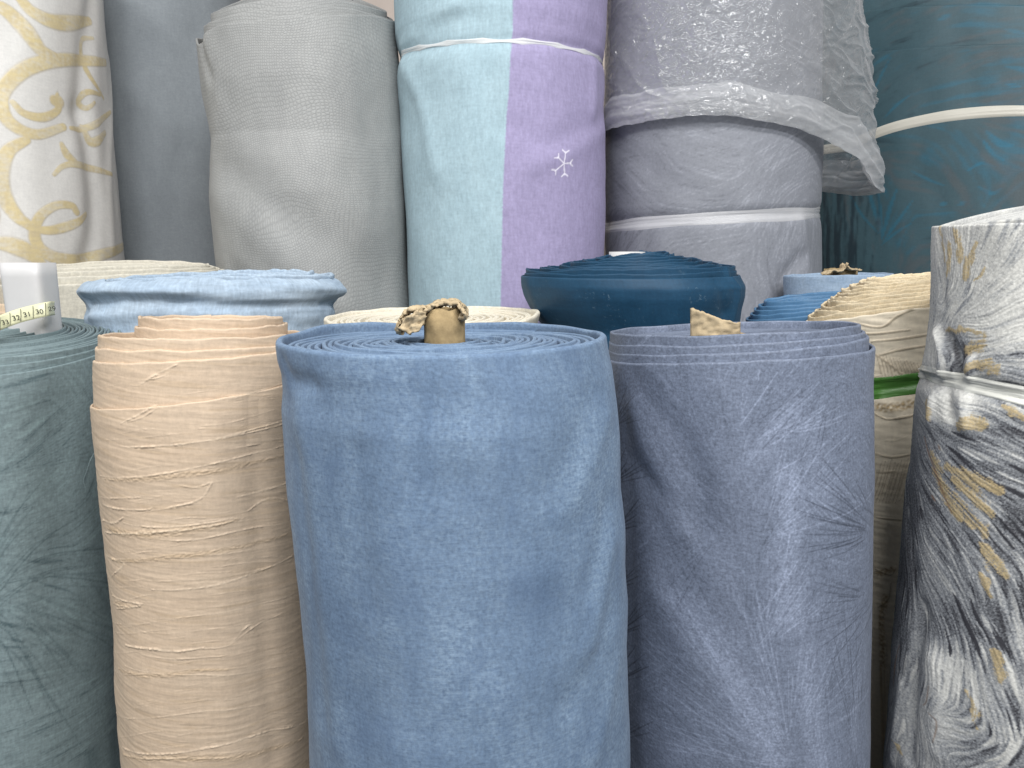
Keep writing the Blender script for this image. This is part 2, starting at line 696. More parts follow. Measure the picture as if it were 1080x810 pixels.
# ================================================================== back row
# --- cream brocade roll with gold scrolls
R = Roll(1.60, [(0, -230, 109), (100, -222, 117), (200, -214, 125), (275, -208, 131), (330, -204, 134)])
T = thing('fabric_roll', 'tall glossy cream fabric roll with pale gold scrollwork, behind the white tube', 'fabric roll', R.base(), 'back row of tall rolls')
zt = 2.10
g, e = Canvas(R, 1.40, 2.12, 0.001), Canvas(R, 1.40, 2.12, 0.001)
scrolls = [([(112, 66), (70, 63), (32, 70), (8, 88), (0, 108), (10, 130), (36, 142), (66, 134)], 11),
           ([(62, 104), (60, 116), (44, 124), (24, 120), (12, 108)], 7), ([(56, 106), (62, 108)], 15),
           ([(-20, 2), (4, 10), (24, 30), (42, 54), (62, 63)], 12), ([(18, -4), (34, 14), (60, 24), (98, 22)], 12),
           ([(100, 40), (90, 42), (90, 60), (98, 84), (110, 104)], 5), ([(106, 100), (94, 97), (88, 106), (94, 114), (100, 108)], 5),
           ([(74, 135), (92, 136), (108, 126), (116, 118)], 6), ([(92, 134), (100, 150), (112, 140)], 8),
           ([(64, 152), (70, 164), (80, 172)], 7), ([(56, 184), (66, 175), (84, 174), (118, 184)], 6),
           ([(26, 148), (8, 160), (0, 184), (4, 206), (18, 228), (34, 240)], 12),
           ([(30, 240), (52, 243), (78, 236), (92, 226)], 8), ([(80, 224), (74, 217), (58, 217), (42, 228), (36, 246), (42, 262), (60, 272), (88, 274), (116, 266), (130, 256)], 10),
           ([(-10, 256), (10, 258), (30, 266), (44, 278)], 13), ([(-60, 40), (-40, 80), (-44, 130), (-70, 160)], 12),
           ([(-50, 190), (-24, 200), (-10, 230), (-30, 260)], 12)]
for pts, w in scrolls:
    g.stroke(pts, w * 1.25, 1.0, soft=0.2, taper=0.45)
    e.stroke(pts, w * 1.55, 1.0, soft=0.35, taper=0.45)
edge_ = np.clip(e.a - g.a, 0, 1)


def pat(u, v):
    n = fbm(u * 60, v * 60, 5, 3)
    gg = g.sample(u, v)
    thr = np.clip(gg * (0.55 + 0.5 * perlin(u * 40, v * 160, 8) + 0.2 * n), 0, 1)
    lines = np.clip(0.5 + 1.3 * perlin(u * 18, v * 18, 9) + 0.9 * perlin(u * 150, v * 150, 10), 0, 1)
    return pack(u, gg * (0.4 + 0.45 * lines), thr * 0.6, g.sample(u, v, edge_) * 0.6)


cr = creases(R, 1.38, 2.12, [([(98, -10), (90, 60), (86, 120)], 13, -9), ([(88, 120), (98, 180), (100, 230), (94, 275)], 13, -11),
                             ([(114, 60), (117, 160), (118, 260)], 9, 4), ([(40, 0), (30, 120), (40, 260)], 22, 4)])
M_BRO = fabric('cream_brocade', lin(226, 224, 220), lin(233, 231, 228), (lin(206, 188, 146), lin(232, 214, 158), lin(172, 156, 124)), weave_amt=0.05, mottle_amt=0.4,
               rough=0.38, spec=0.5, sheen=0.1, bump=0.12, grain=0.03)
wrap('outer_wrap', R, lambda th: zt + 0 * th, 1.40, FLOOR, 520, 480, M_BRO, T, disp_of(cvd(cr), smooth_noise(0.004, 6, 3, 2),
     lambda u, v, t: 0.0004 * g.sample(u, v)), pat)

# --- plain steel grey roll
R = Roll(1.98, [(0, 80, 252), (300, 106, 268)], 0.8)
T = thing('fabric_roll', 'plain steel grey fabric roll standing behind the cream brocade roll', 'fabric roll', R.base(), 'back row of tall rolls')
M = fabric('grey_suede', lin(138, 144, 149), lin(152, 158, 163), weave_amt=0.06, mottle=(9, 5), mottle_amt=0.7, sheen=0.35, bump=0.15, grain=0.05,
           streak=(60, 6, 0.25, 1.15))
cr = creases(R, 1.3, 2.2, [([(140, 20), (160, 150), (150, 280)], 20, 5), ([(205, 40), (190, 180)], 14, -6), ([(130, 90), (185, 130)], 12, 3)])
wrap('outer_wrap', R, lambda th: 2.28 + 0 * th, 1.35, FLOOR, 120, 140, M, T, disp_of(cvd(cr), smooth_noise(0.005, 5, 3, 6)))

# --- grey scale-embossed roll
R = Roll(1.45, [(10, 203, 418), (34, 203, 419), (60, 207, 422), (100, 212, 425), (130, 218, 426), (152, 222, 427), (175, 220, 428), (210, 220, 429), (260, 226, 431), (335, 236, 434)])
T = thing('fabric_roll', 'silver grey roll embossed with small snakeskin scales, folded over at the top', 'fabric roll', R.base(), 'back row of tall rolls')


def scales(N, c, w):
    uv = N.add('ShaderNodeUVMap').outputs[0]
    mp = N.add('ShaderNodeMapping', {'Vector': uv})
    mp.inputs['Scale'].default_value = (1, 1, 0)
    nz = N.add('ShaderNodeTexNoise', {'Vector': mp.outputs[0], 'Scale': 7.0, 'Detail': 0.0})
    ctr = N.add('ShaderNodeVectorMath', {0: nz.outputs['Color'], 1: (0.5, 0.5, 0.5)}, operation='SUBTRACT').outputs[0]
    sc = N.add('ShaderNodeVectorMath', {0: ctr, 'Scale': 0.11}, operation='SCALE').outputs[0]
    ad = N.add('ShaderNodeVectorMath', {0: mp.outputs[0], 1: sc}, operation='ADD').outputs[0]
    fl = N.add('ShaderNodeVectorMath', {0: ad, 1: (1, 1, 0)}, operation='MULTIPLY').outputs[0]
    vo = N.add('ShaderNodeTexVoronoi', {'Vector': fl, 'Scale': 205.0, 'Randomness': 0.42}, feature='DISTANCE_TO_EDGE', voronoi_dimensions='2D')
    h = N.ramp(vo.outputs['Distance'], 0.02, 0.3)
    cc = N.mix(h, N.mix(1.0, c, (0.88, 0.88, 0.885, 1), 'MULTIPLY'), N.mix(1.0, c, (1.06, 1.06, 1.06, 1), 'MULTIPLY'))
    return cc, N.math('ADD', N.math('MULTIPLY', h, 1.0), N.math('MULTIPLY', w, 0.12))


M_SC = fabric('scale_emboss', lin(155, 156, 155), lin(167, 168, 166), weave_amt=0.05, mottle_amt=0.5, rough=0.5, spec=0.4, sheen=0.1, bump=0.3, bump_dist=0.0008,
              extra=scales, grain=0.04)
cr = creases(R, 1.2, 2.05, [([(222, 20), (212, 45), (222, 80)], 7, -5), ([(216, 30), (230, 110), (224, 160)], 12, 3), ([(228, 165), (290, 215), (400, 300)], 20, -5.5),
                            ([(226, 140), (300, 180), (400, 240)], 22, 3), ([(236, 215), (290, 260), (350, 330)], 18, 4.5), ([(390, 30), (398, 150), (404, 320)], 20, -3), ([(330, 60), (300, 150)], 30, -2),
                            ([(250, 290), (245, 330)], 12, -4)])
ztp = R.ztop(203, 419, (37, 17, 22, 30))
eg = lambda th: -0.012 * np.exp(-((th + 1.25) / 0.22) ** 2) + 0.004 * perlin(th * 2, th * 0, 9)
wrap('outer_wrap', R, ztp, 1.3, FLOOR, 220, 260, M_SC, T, disp_of(cvd(cr), smooth_noise(0.003, 8, 5, 11)), thick=0.004, edge=eg)
R2 = Roll(1.45, [(8, 214, 414), (100, 216, 416)], 0.95, like=R)
wrap('fabric_layer', R2, R2.ztop(214, 414, (24, 6, 18, -4)), 1.8, 1.75, 120, 30, M_SC, T, smooth_noise(0.003, 8, 5, 11), thick=0.004)
R2 = Roll(1.45, [(8, 222, 408), (100, 224, 410)], 0.95, like=R)
wrap('fabric_layer', R2, R2.ztop(222, 408, (12, -2, 10, -10)), 1.8, 1.75, 120, 30, M_SC, T, smooth_noise(0.003, 8, 5, 11), thick=0.004)
spiral('wound_layers', R2, R2.ztop(222, 408, (12, -2, 10, -10)), M_SC, T, 0.94, 0.02, 0.006, 0.004)

# --- mint and lilac roll
R = Roll(1.45, [(-60, 418, 642), (0, 416, 641), (38, 417, 639), (52, 420, 637), (60, 421, 636.5), (68, 420, 636.5), (85, 419, 637), (120, 423, 638), (200, 426, 637), (325, 431, 637)])
T = thing('fabric_roll', 'tall roll half mint green half lilac with a small white star motif', 'fabric roll', R.base(), 'back row of tall rolls')
bl = [(542, -60), (541, 0), (540, 45), (534, 120), (530, 200), (527, 330)]
bu = [R.uv(*p) for p in bl]
bz, bx = np.array([p[1] for p in bu])[::-1], np.array([p[0] for p in bu])[::-1]
st = Canvas(R, 1.54, 1.76, 0.0004, 1.2)
cx0, cy0 = 594, 172.5
for (x, y) in [(595.5, 160), (587, 165.5), (601.5, 172), (584.5, 180.5), (595, 184.5)]:
    st.stroke([(cx0, cy0), (x, y)], 1.5, 1.0, smooth=False, soft=0.6)
    dx, dy = x - cx0, y - cy0
    l = math.hypot(dx, dy)
    nx, ny = -dy / l, dx / l
    ex, ey = x + dx / l * 1.5, y + dy / l * 1.5
    st.stroke([(x - dx / l * 1.5, y - dy / l * 1.5), (ex + nx * 3.2, ey + ny * 3.2)], 1.7, 1.0, smooth=False, soft=0.6)
    st.stroke([(x - dx / l * 1.5, y - dy / l * 1.5), (ex - nx * 3.2, ey - ny * 3.2)], 1.7, 1.0, smooth=False, soft=0.6)


def pat(u, v):
    b = np.interp(v, bz, bx)
    jag = 0.0012 * perlin(u * 0, v * 300, 2)
    inside = (v > 1.55) & (v < 1.75) & (np.abs(u) < 1.1 * R.r0)
    return pack(u, sm(-0.0012, 0.0012, u - b + jag), np.where(inside, st.sample(u, v), 0) * 0.95)


M = fabric('mint_lilac_weave', lin(162, 186, 196), lin(171, 194, 203), (lin(160, 152, 186), lin(236, 232, 244)), weave=(240, 70), weave_amt=0.11, mottle_amt=0.5,
           sheen=0.3, bump=0.3, grain=0.05, aniso_mix=0.65)
cr = creases(R, 1.2, 2.25, [([(416, 60), (450, 50), (530, 42), (610, 50), (640, 66)], 5, -8), ([(424, 50), (450, 25), (480, 5)], 8, 6), ([(424, 66), (440, 100), (460, 180)], 10, 6),
                            ([(440, 30), (500, 15)], 7, -4), ([(628, 70), (626, 120)], 8, 5), ([(540, 130), (590, 150), (640, 110)], 12, -4), ([(560, 175), (600, 158), (636, 135)], 10, 5),
                            ([(470, 190), (500, 130), (490, 80)], 14, 4), ([(560, 230), (590, 280), (600, 330)], 16, -4)])
cr.a *= 0.7
dm = disp_of(cvd(cr), smooth_noise(0.003, 7, 4, 15))
wrap('outer_wrap', R, lambda th: 2.20 + 0 * th, 1.36, FLOOR, 420, 560, M, T, dm, pat)
band('tie_ribbon', R, [(422, 58), (530, 42), (636, 64)], 5.5, ribbon_mat('clear_tie', (0.85, 0.86, 0.86, 1), 0.3, 0.12), T, 0.0015, 0.0006, 3, dm, 0.5)

# --- slate grey leaf roll under the plastic
R = RP = Roll(1.52, [(-60, 641, 868), (0, 640, 868), (150, 637.5, 868), (222, 638, 867), (232, 639, 865.5), (245, 638, 867), (330, 640, 868)])
T = thing('fabric_roll', 'mid grey feather patterned roll with a clear strap, under a plastic bag', 'fabric roll', R.base(), 'back row of tall rolls')
cv = Canvas(R, 1.30, 2.05, 0.0018, 1.7)
ang = cv.field([(660, 160, 1, .5), (670, 200, 1, 1), (690, 180, .4, 1), (650, 260, -.6, 1), (680, 270, 1, -1.2), (740, 170, 1, .3), (760, 260, 1, -.2), (800, 200, 1, -1), (840, 180, 1, -.6),
                (820, 250, .4, -1), (850, 250, -.1, 1), (840, 300, 1, -1.5), (800, 300, .3, 1), (780, 330, -.3, 1), (720, 220, 1, .1), (860, 210, .6, 1), (700, 60, 1, 1), (800, 60, 1, -1)])
l1 = cv.lic(ang, 16, 4)
l2 = cv.lic(ang + 0.5, 12, 9)
zone = cv.idw([(650, 190), (660, 260), (700, 170), (740, 210), (800, 210), (850, 190), (830, 270), (760, 280), (850, 320), (700, 300)], [-.7, -.8, .0, .1, .5, .3, .5, 0, .3, 0])[..., 0]


def pat(u, v):
    a = cv.sample(u, v, l1) * 0.5 + cv.sample(u, v, l2) * 0.35 + cv.sample(u, v, zone) * 0.7
    return pack(u, sm(0.1, 1.9, a) * 0.55, sm(0.1, 1.9, -a) * 0.55)


M = fabric('grey_feather', lin(134, 137, 145), lin(142, 145, 154), (lin(180, 183, 194), lin(84, 86, 94)), weave_amt=0.06, mottle_amt=0.4, sheen=0.25, grain=0.06, rough=0.6, spec=0.35)
cr = creases(R, 1.25, 2.2, [([(640, 237), (750, 229), (868, 221)], 5, -5), ([(845, 235), (850, 290)], 9, 5), ([(835, 330), (825, 300), (845, 270)], 8, -6), ([(700, 260), (690, 310)], 14, 4),
                            ([(650, 150), (720, 200), (760, 220)], 14, -3)])
dp = disp_of(cvd(cr), smooth_noise(0.003, 6, 4, 19))
wrap('outer_wrap', R, lambda th: 2.12 + 0 * th, 1.32, FLOOR, 300, 420, M, T, dp, pat)
band('tie_strap', R, [(646, 239), (755, 230), (866, 224)], 11, ribbon_mat('clear_strap', (0.84, 0.84, 0.86, 1), 0.5, 0.14), T, 0.0018, 0.0012, 8, dp)

# --- plastic bag pulled over it
def bag_material(name, veil):
    N = NT(name)
    N.n.remove(N.b)
    tr = N.add('ShaderNodeBsdfTransparent', {0: (0.97, 0.975, 0.985, 1)})
    di = N.add('ShaderNodeBsdfDiffuse', {0: (0.9, 0.91, 0.93, 1)})
    tl = N.add('ShaderNodeBsdfTranslucent', {0: (0.9, 0.91, 0.93, 1)})
    bp = N.add('ShaderNodeBump', {'Height': N.uvnoise(36, 64, 2, 0.5, 1.6), 'Strength': 1.0, 'Distance': 0.010})
    gl = N.add('ShaderNodeBsdfGlossy', {'Color': (1, 1, 1, 1), 'Roughness': 0.075, 'Normal': bp.outputs[0]})
    lw = N.add('ShaderNodeLayerWeight', {'Blend': 0.35})
    v = N.math('ADD', veil, N.math('MULTIPLY', N.math('POWER', lw.outputs['Facing'], 2.0), 0.55))
    n = N.ramp(N.uvnoise(40, 40, 4, 0.6, 1.0, 9), 0.45, 0.75)
    v = N.math('ADD', v, N.math('MULTIPLY', n, 0.12), True)
    d2 = N.add('ShaderNodeMixShader', {0: 0.45, 1: di.outputs[0], 2: tl.outputs[0]})
    m1 = N.add('ShaderNodeMixShader', {0: v, 1: tr.outputs[0], 2: d2.outputs[0]})
    fz = N.math('POWER', lw.outputs['Facing'], 5.0)
    gw = N.math('ADD', 0.2, N.math('MULTIPLY', fz, 0.12))
    m2 = N.add('ShaderNodeMixShader', {0: gw, 1: m1.outputs[0], 2: gl.outputs[0]})
    N.put(N.out.inputs['Surface'], m2.outputs[0])
    return N.m


M_BAG = bag_material('clear_polythene', 0.20)
M_CUFF = bag_material('clear_polythene_doubled', 0.36)
T = thing('plastic_bag', 'crumpled clear plastic bag pulled over the top of the mid grey feather roll', 'plastic bag', (RP.base()[0], RP.base()[1], 1.6))
th = thetas(520, 90, 2.2)


def ridged(x, y, s):
    return 1 - 2 * np.abs(perlin(x, y, s))


hem_pts = [(640, 143), (690, 130), (745, 124), (790, 128), (825, 136), (850, 146)]
hq = [RP.uv(*p) for p in hem_pts]
hth = [-2.4] + [p[0] / RP.r0 for p in hq] + [1.25, 1.42, 1.62, 1.95, 2.5]
zr_ = hq[-1][1]
hz = [hq[0][1] - 0.02] + [p[1] for p in hq] + [zr_ - 0.03, zr_ - 0.075, zr_ - 0.085, zr_ - 0.08, zr_ - 0.045]
zh = np.interp(th, hth, hz)
for _ in range(6):
    zh[1:-1] = (zh[:-2] + 2 * zh[1:-1] + zh[2:]) / 4
zh += 0.003 * perlin(th * 4, th * 0, 3) + 0.001 * perlin(th * 13, th * 0, 4)


def bag_dr(t, s, z, lift):
    """Stand-off of the film from the roll: loose on the right where it bags out."""
    bul = np.exp(-((t - 1.72) / 0.52) ** 2)
    loose = 0.010 + 0.058 * bul * sm(1.0, 0.12, s) + 0.026 * bul
    tight = 0.12 + 0.88 * sm(-1.45, -0.85, t)
    u = t * RP.r0
    dg = u * 0.75 + z * 0.65
    cr1 = ridged(dg * 16 + 0.7 * perlin(u * 9, z * 9, 31), (u * 0.65 - z * 0.75) * 5 + 0.5 * perlin(u * 9, z * 9, 32), 21)
    cr2 = ridged(u * 14 + 0.8 * perlin(u * 18, z * 18, 34), z * 36 + 1.2 * perlin(u * 16, z * 16, 33), 22)
    cr3 = perlin(u * 50, z * 70, 23)
    amp = 0.6 + 1.6 * bul
    return tight * (lift + loose + amp * (0.0042 * np.clip(cr1, 0, 1) ** 2 + 0.0022 * np.clip(cr2, 0, 1) ** 2 + 0.0004 * cr3))


S = np.linspace(0, 1, 260)
Z = zh[None, :] + 0.006 + S[:, None] * (2.17 - zh[None, :])
Tt = np.broadcast_to(th, Z.shape)
D = bag_dr(Tt, S[:, None] * 1.0, Z, 0.004)
# the bag closes over the roll's end
clo = np.linspace(1, 0.02, 14)[1:]
P = RP.pt(Tt, Z, D)
extra = [RP.pt(th, 2.17 + 0.02 * np.sqrt(1 - c * c) + 0 * th, D[-1], c) for c in clo]
P = np.concatenate([P, np.array(extra)])
U = np.stack([Tt * RP.r0, Z], -1)
U = np.concatenate([U, np.repeat(U[-1:], len(extra), 0)])
grid_object('film', P, M_BAG, T, U)
# folded-up cuff round its mouth
S = np.linspace(0, 1, 70)
hh = 0.052 + 0.008 * perlin(th * 3, th * 0, 41) + 0.03 * np.exp(-((th - 1.6) / 0.5) ** 2)
rows, us = [], []
for s in S:
    a = s * 2
    if a < 1:        # outside, downwards to the mouth
        z = zh + hh * (1 - a) ** 1.0
        lift = 0.009 + 0.004 * math.sin(math.pi * a)
    else:            # turned in and up again
        z = zh + hh * 0.7 * (a - 1)
        lift = 0.009 - 0.007 * min(1, (a - 1) * 4)
    fold = 0.0030 * perlin(th * 1.3, 0 * th + s * 7, 51) + 0.0010 * perlin(th * 4, s * 16 + 0 * th, 52)
    rows.append(RP.pt(th, z, bag_dr(th, np.clip((z - zh) / 0.5, 0, 1), z, lift) + fold))
    us.append(np.stack([th * RP.r0, z + 0.3 * (a >= 1)], -1))
grid_object('cuff', np.array(rows), M_CUFF, T, np.array(us))

# --- peacock teal roll
R = Roll(1.84, [(-20, 838, 1340), (150, 842, 1336), (300, 846, 1332)], 0.4)
T = thing('fabric_roll', 'large dark teal roll with brown and blue brush strokes at the right rear', 'fabric roll', R.base(), 'back row of tall rolls')
cv = Canvas(R, 1.36, 2.10, 0.002, 1.65)
ang = cv.field([(900, 90, .3, -1), (940, 80, 1, -.7), (1000, 80, 1, -.3), (1060, 90, 1, -.1), (1060, 20, 1, .1), (950, 30, 1, -.3), (1070, 150, 1, .4), (1040, 160, .7, 1), (1010, 200, .3, 1),
                (930, 200, .4, 1), (915, 230, -.1, 1), (890, 240, 0, 1), (940, 230, -.4, 1), (960, 200, 1, .4), (920, 170, 1, .1), (990, 240, 1, -.1), (1070, 210, 1, -.8), (1100, 100, 1, 0), (1150, 150, 1, .3)])
l1 = cv.lic(ang, 30, 14, 2)
l2 = cv.lic(ang + 0.25, 22, 15, 2)
leaf = Canvas(R, 1.36, 2.10, 0.0014, 1.65)
for pts, w in [([(930, 250), (920, 215), (910, 185)], 7), ([(930, 250), (928, 220), (924, 192)], 5), ([(930, 252), (938, 222), (946, 200)], 7), ([(932, 254), (948, 232), (962, 212)], 5), ([(926, 246), (908, 226), (896, 205)], 4),
               ([(930, 258), (944, 246), (960, 236)], 4), ([(1040, 138), (1052, 150), (1068, 154)], 8), ([(1036, 146), (1046, 160), (1060, 170)], 5), ([(1062, 70), (1080, 74), (1095, 82)], 6), ([(1060, 88), (1078, 92)], 5),
               ([(990, 216), (998, 214)], 6), ([(1010, 216), (1018, 213)], 6), ([(1030, 196), (1046, 204), (1056, 198)], 5), ([(990, 20), (1002, 14)], 7), ([(1060, 30), (1080, 34)], 5), ([(940, 60), (925, 90), (918, 110)], 4),
               ([(960, 100), (945, 112), (934, 124)], 4), ([(1020, 180), (1035, 172), (1050, 176)], 4), ([(960, 180), (980, 190), (996, 196)], 4)]:
    leaf.stroke(pts, w, 1.0, soft=0.5, taper=0.7)
big = fbm(cv.U * 12, cv.V * 12, 61, 3)
brown = cv.idw([(1060, 65), (1075, 100), (1000, 70), (950, 90), (1075, 170), (1030, 230), (990, 190), (960, 220), (920, 180), (900, 250), (1000, 140), (1050, 30), (940, 20)],
               [.9, .9, .5, .1, 1.0, .4, .5, .3, .5, .2, .0, .3, .1])[..., 0]
bright = cv.idw([(1060, 150), (1045, 145), (1070, 20), (1070, 75), (1060, 210), (1000, 200), (940, 190), (960, 230), (900, 200), (900, 100), (1000, 110), (1020, 250), (950, 60), (885, 250)],
                [.9, .7, .3, .5, .5, .1, .3, .2, -.9, -.4, .0, .1, -.2, -1])[..., 0]


def pat(u, v):
    a, b = cv.sample(u, v, l1), cv.sample(u, v, l2)
    n = cv.sample(u, v, big)
    br, bg_ = cv.sample(u, v, brown), cv.sample(u, v, bright)
    return pack(u, sm(0.2, 1.6, a * 0.5 + n * 0.6 + bg_ * 1.3 - 0.1) * 0.55 + leaf.sample(u, v) * 0.6, sm(0.5, 1.8, b * 0.5 - n * 0.8 + br * 1.25) * 0.45, sm(0.4, 1.7, -a * 0.5 - bg_ * 1.2) * 0.8)


M_PEA = fabric('peacock_jacquard', lin(66, 92, 101), lin(72, 100, 110), (lin(48, 110, 134), lin(94, 94, 95), lin(34, 48, 58)), weave_amt=0.05, mottle_amt=0.5, sheen=0.2, rough=0.5, spec=0.4, grain=0.05)
ztp = R.ztop(838, 1340, (66, 43, 70, 60))
pea_d = smooth_noise(0.004, 5, 3, 23)
wrap('outer_wrap', R, ztp, 1.4, FLOOR, 330, 330, M_PEA, T, pea_d, pat, thick=0.004)
for k, (xl, xr, ys) in enumerate([(844, 1334, (14, 1, 30, 12)), (850, 1328, (-24, -34, 0, -20))]):
    R2 = Roll(1.84, [(-20, xl, xr), (150, xl + 6, xr - 6)], 0.39 - 0.01 * k, like=R)
    wrap('fabric_layer', R2, R2.ztop(xl, xr, ys), 1.9, 1.85, 200, 60, M_PEA, T, smooth_noise(0.004, 5, 3, 24 + k), pat, thick=0.004)
spiral('wound_layers', R2, R2.ztop(xl, xr, ys), M_PEA, T, 0.97, 0.03, 0.008, 0.005)
band('tie_ribbon', R, [(918, 143), (1000, 122), (1090, 117)], 10, ribbon_mat('white_tie', lin(222, 218, 206), 0.0, 0.4), T, 0.003, 0.0012, 12, pea_d)

# ================================================================== middle row
# --- linen coloured roll
M_LIN = fabric('natural_linen', lin(203, 198, 184), lin(216, 211, 198), weave=(260, 60), weave_amt=0.12, mottle_amt=0.4, sheen=0.15, grain=0.1)
R = Roll(1.24, [(284, -10, 238), (300, -6, 234), (330, 0, 226)], 0.55)
T = thing('fabric_roll', 'low linen coloured roll with flattened layers below the cream brocade', 'fabric roll', R.base(), 'middle row of short rolls')
wrap('outer_wrap', R, R.ztop(-10, 238, (300, 299, 286, 284)), 1.32, FLOOR, 140, 60, M_LIN, T, smooth_noise(0.002, 6, 8, 31), thick=0.005, edge=lambda th: 0.002 * perlin(th * 3, th * 0, 2))
for k, (xl, xr, ys) in enumerate([(-2, 233, (294, 291, 284, 280)), (8, 228, (289, 286, 282, 278)), (20, 222, (286, 282, 280, 276))]):
    R2 = Roll(1.24, [(284, xl, xr), (330, xl + 4, xr - 6)], 0.52 - 0.05 * k, like=R)
    wrap('fabric_layer', R2, R2.ztop(xl, xr, ys), 1.38, 1.34, 120, 20, M_LIN, T, smooth_noise(0.002, 6, 8, 32 + k), thick=0.0045, edge=lambda th: 0.0018 * perlin(th * 4, th * 0, k))
spiral('wound_layers', R2, R2.ztop(xl, xr, ys), M_LIN, T, 0.95, 0.02, 0.0055, 0.0042, drop=0.002)

# --- folded tan roll seen between tube and denim cloth
M_TAN = fabric('tan_crepe', lin(208, 186, 160), lin(218, 197, 172), weave=(300, 60), weave_amt=0.1, mottle_amt=0.4, grain=0.08)
R = Roll(1.13, [(326, -120, 94), (345, -116, 92)], 0.35)
T = thing('fabric_roll', 'tan roll mostly hidden behind the green grey roll and white tube', 'fabric roll', R.base(), 'middle row of short rolls')
wrap('outer_wrap', R, R.ztop(-120, 94, (332, 331, 331, 326)), 1.32, FLOOR, 90, 40, M_TAN, T, smooth_noise(0.003, 9, 20, 36), thick=0.005)
R2 = Roll(1.13, [(320, -112, 91), (345, -116, 92)], 0.33, like=R)
wrap('fabric_layer', R2, R2.ztop(-112, 91, (324, 323, 322, 319)), 1.32, 1.3, 90, 20, M_TAN, T, smooth_noise(0.003, 9, 20, 37), thick=0.006)
spiral('wound_layers', R2, R2.ztop(-112, 91, (324, 323, 322, 319)), M_TAN, T, 0.95, 0.02, 0.007, 0.005, drop=0.002)

# --- pale denim blue roll with slumped folds
M_DEN = fabric('pale_denim', lin(160, 178, 196), lin(184, 199, 213), weave=(300, 60), weave_amt=0.16, mottle=(12, 40), mottle_amt=0.6, sheen=0.3, grain=0.08, aniso_mix=0.6)
R = Roll(1.10, [(292, 96, 352), (298, 84, 361), (306, 79, 366), (313, 82, 364), (319, 88, 357), (325, 91, 352), (334, 88, 354), (345, 92, 350), (420, 98, 345)], 0.52)
T = thing('fabric_roll', 'pale denim blue roll with slumped rumpled folds behind the peach roll', 'fabric roll', R.base(), 'middle row of short rolls')
cr = creases(R, 1.1, 1.5, [([(90, 318), (150, 316), (250, 322), (360, 318)], 4, -7), ([(195, 324), (270, 319), (340, 318)], 2.2, 5), ([(210, 330), (290, 325), (350, 324)], 2.5, 4),
                           ([(82, 307), (130, 304), (200, 307)], 6, 5), ([(300, 300), (340, 303), (362, 308)], 6, 5), ([(95, 332), (180, 330), (260, 336)], 4, 5)])
wrap('outer_wrap', R, R.ztop(84, 361, (300, 296, 297, 292)), 1.32, FLOOR, 260, 130, M_DEN, T, disp_of(cvd(cr), smooth_noise(0.004, 8, 16, 41)), thick=0.007,
     edge=lambda th: 0.004 * perlin(th * 3.1, th * 0, 5) + 0.002 * perlin(th * 8, th * 0, 6))
for k, (xl, xr, ys) in enumerate([(110, 355, (297, 293, 291, 289)), (122, 330, (296, 292, 288, 288)), (200, 312, (292, 291, 287, 287))]):
    R2 = Roll(1.10, [(292, xl, xr), (330, xl + 4, xr - 6)], 0.47 - 0.06 * k, like=R)
    wrap('fabric_layer', R2, R2.ztop(xl, xr, ys), 1.4, 1.36, 140, 24, M_DEN, T, smooth_noise(0.004, 8, 16, 43 + k), thick=0.006,
         edge=lambda th: 0.003 * perlin(th * 3.1, th * 0 + k, 7) + 0.001 * perlin(th * 9, th * 0, 8))
spiral('wound_layers', R2, R2.ztop(xl, xr, ys), M_DEN, T, 0.9, 0.02, 0.008, 0.006, drop=0.004)

# --- ivory roll whose spiral end shows behind the blue roll
M_IVO = fabric('ivory_lace', lin(222, 214, 196), lin(232, 226, 210), weave=(200, 200), weave_amt=0.12, mottle=(60, 60), mottle_amt=0.5, grain=0.1)
R = Roll(1.0, [(333, 342, 570), (345, 344, 568), (420, 348, 564)])
T = thing('fabric_roll', 'ivory roll showing its wavy wound end just behind the large blue roll', 'fabric roll', R.base(), 'middle row of short rolls')
ztp = R.ztop(342, 570, (338, 349, 333, 325))
wrap('outer_wrap', R, ztp, 1.3, FLOOR, 140, 40, M_IVO, T, smooth_noise(0.003, 10, 10, 46), thick=0.006, edge=lambda th: 0.003 * np.exp(-((th - 1.5) / 0.5) ** 2) + 0.001 * perlin(th * 4, th * 0, 3))
spiral('wound_layers', R, ztp, M_IVO, T, 0.955, 0.02, 0.0062, 0.005, drop=0.001, hvar=0.0025, wob=0.5, seed=12)

# --- dark petrol blue roll
def satin_scuffs(N, c, w):
    n = N.ramp(N.uvnoise(160, 160, 5, 0.7, 0.4, 5), 0.60, 0.72)
    m = N.ramp(N.uvnoise(22, 22, 2, 0.5, 0.2, 2), 0.48, 0.66)
    return N.mix(N.math('MULTIPLY', N.math('MULTIPLY', n, m), 0.5), c, lin(150, 175, 190)), w


M_PET = fabric('petrol_satin', lin(26, 65, 92), lin(32, 75, 104), weave=(280, 50), weave_amt=0.1, mottle_amt=0.5, rough=0.58, spec=0.35, sheen=0.12, grain=0.08, extra=satin_scuffs)
R = Roll(1.08, [(284, 553, 779), (292, 550, 781), (302, 550.5, 787), (312, 553, 786), (325, 559, 782), (345, 572, 779), (420, 577, 775)], 0.95)
T = thing('fabric_roll', 'dark petrol blue satin roll with stepped layers coning up, between lilac and grey rolls', 'fabric roll', R.base(), 'middle row of short rolls')
cr = creases(R, 1.1, 1.5, [([(770, 292), (778, 310), (770, 340)], 6, 6), ([(758, 300), (764, 330)], 5, -4), ([(560, 300), (570, 330)], 10, 3)])
dpt = disp_of(cvd(cr), smooth_noise(0.002, 9, 9, 51))
ztp = R.ztop(550, 783, (291, 295, 291, 287))
wrap('outer_wrap', R, ztp, 1.3, FLOOR, 240, 90, M_PET, T, dpt, thick=0.003)
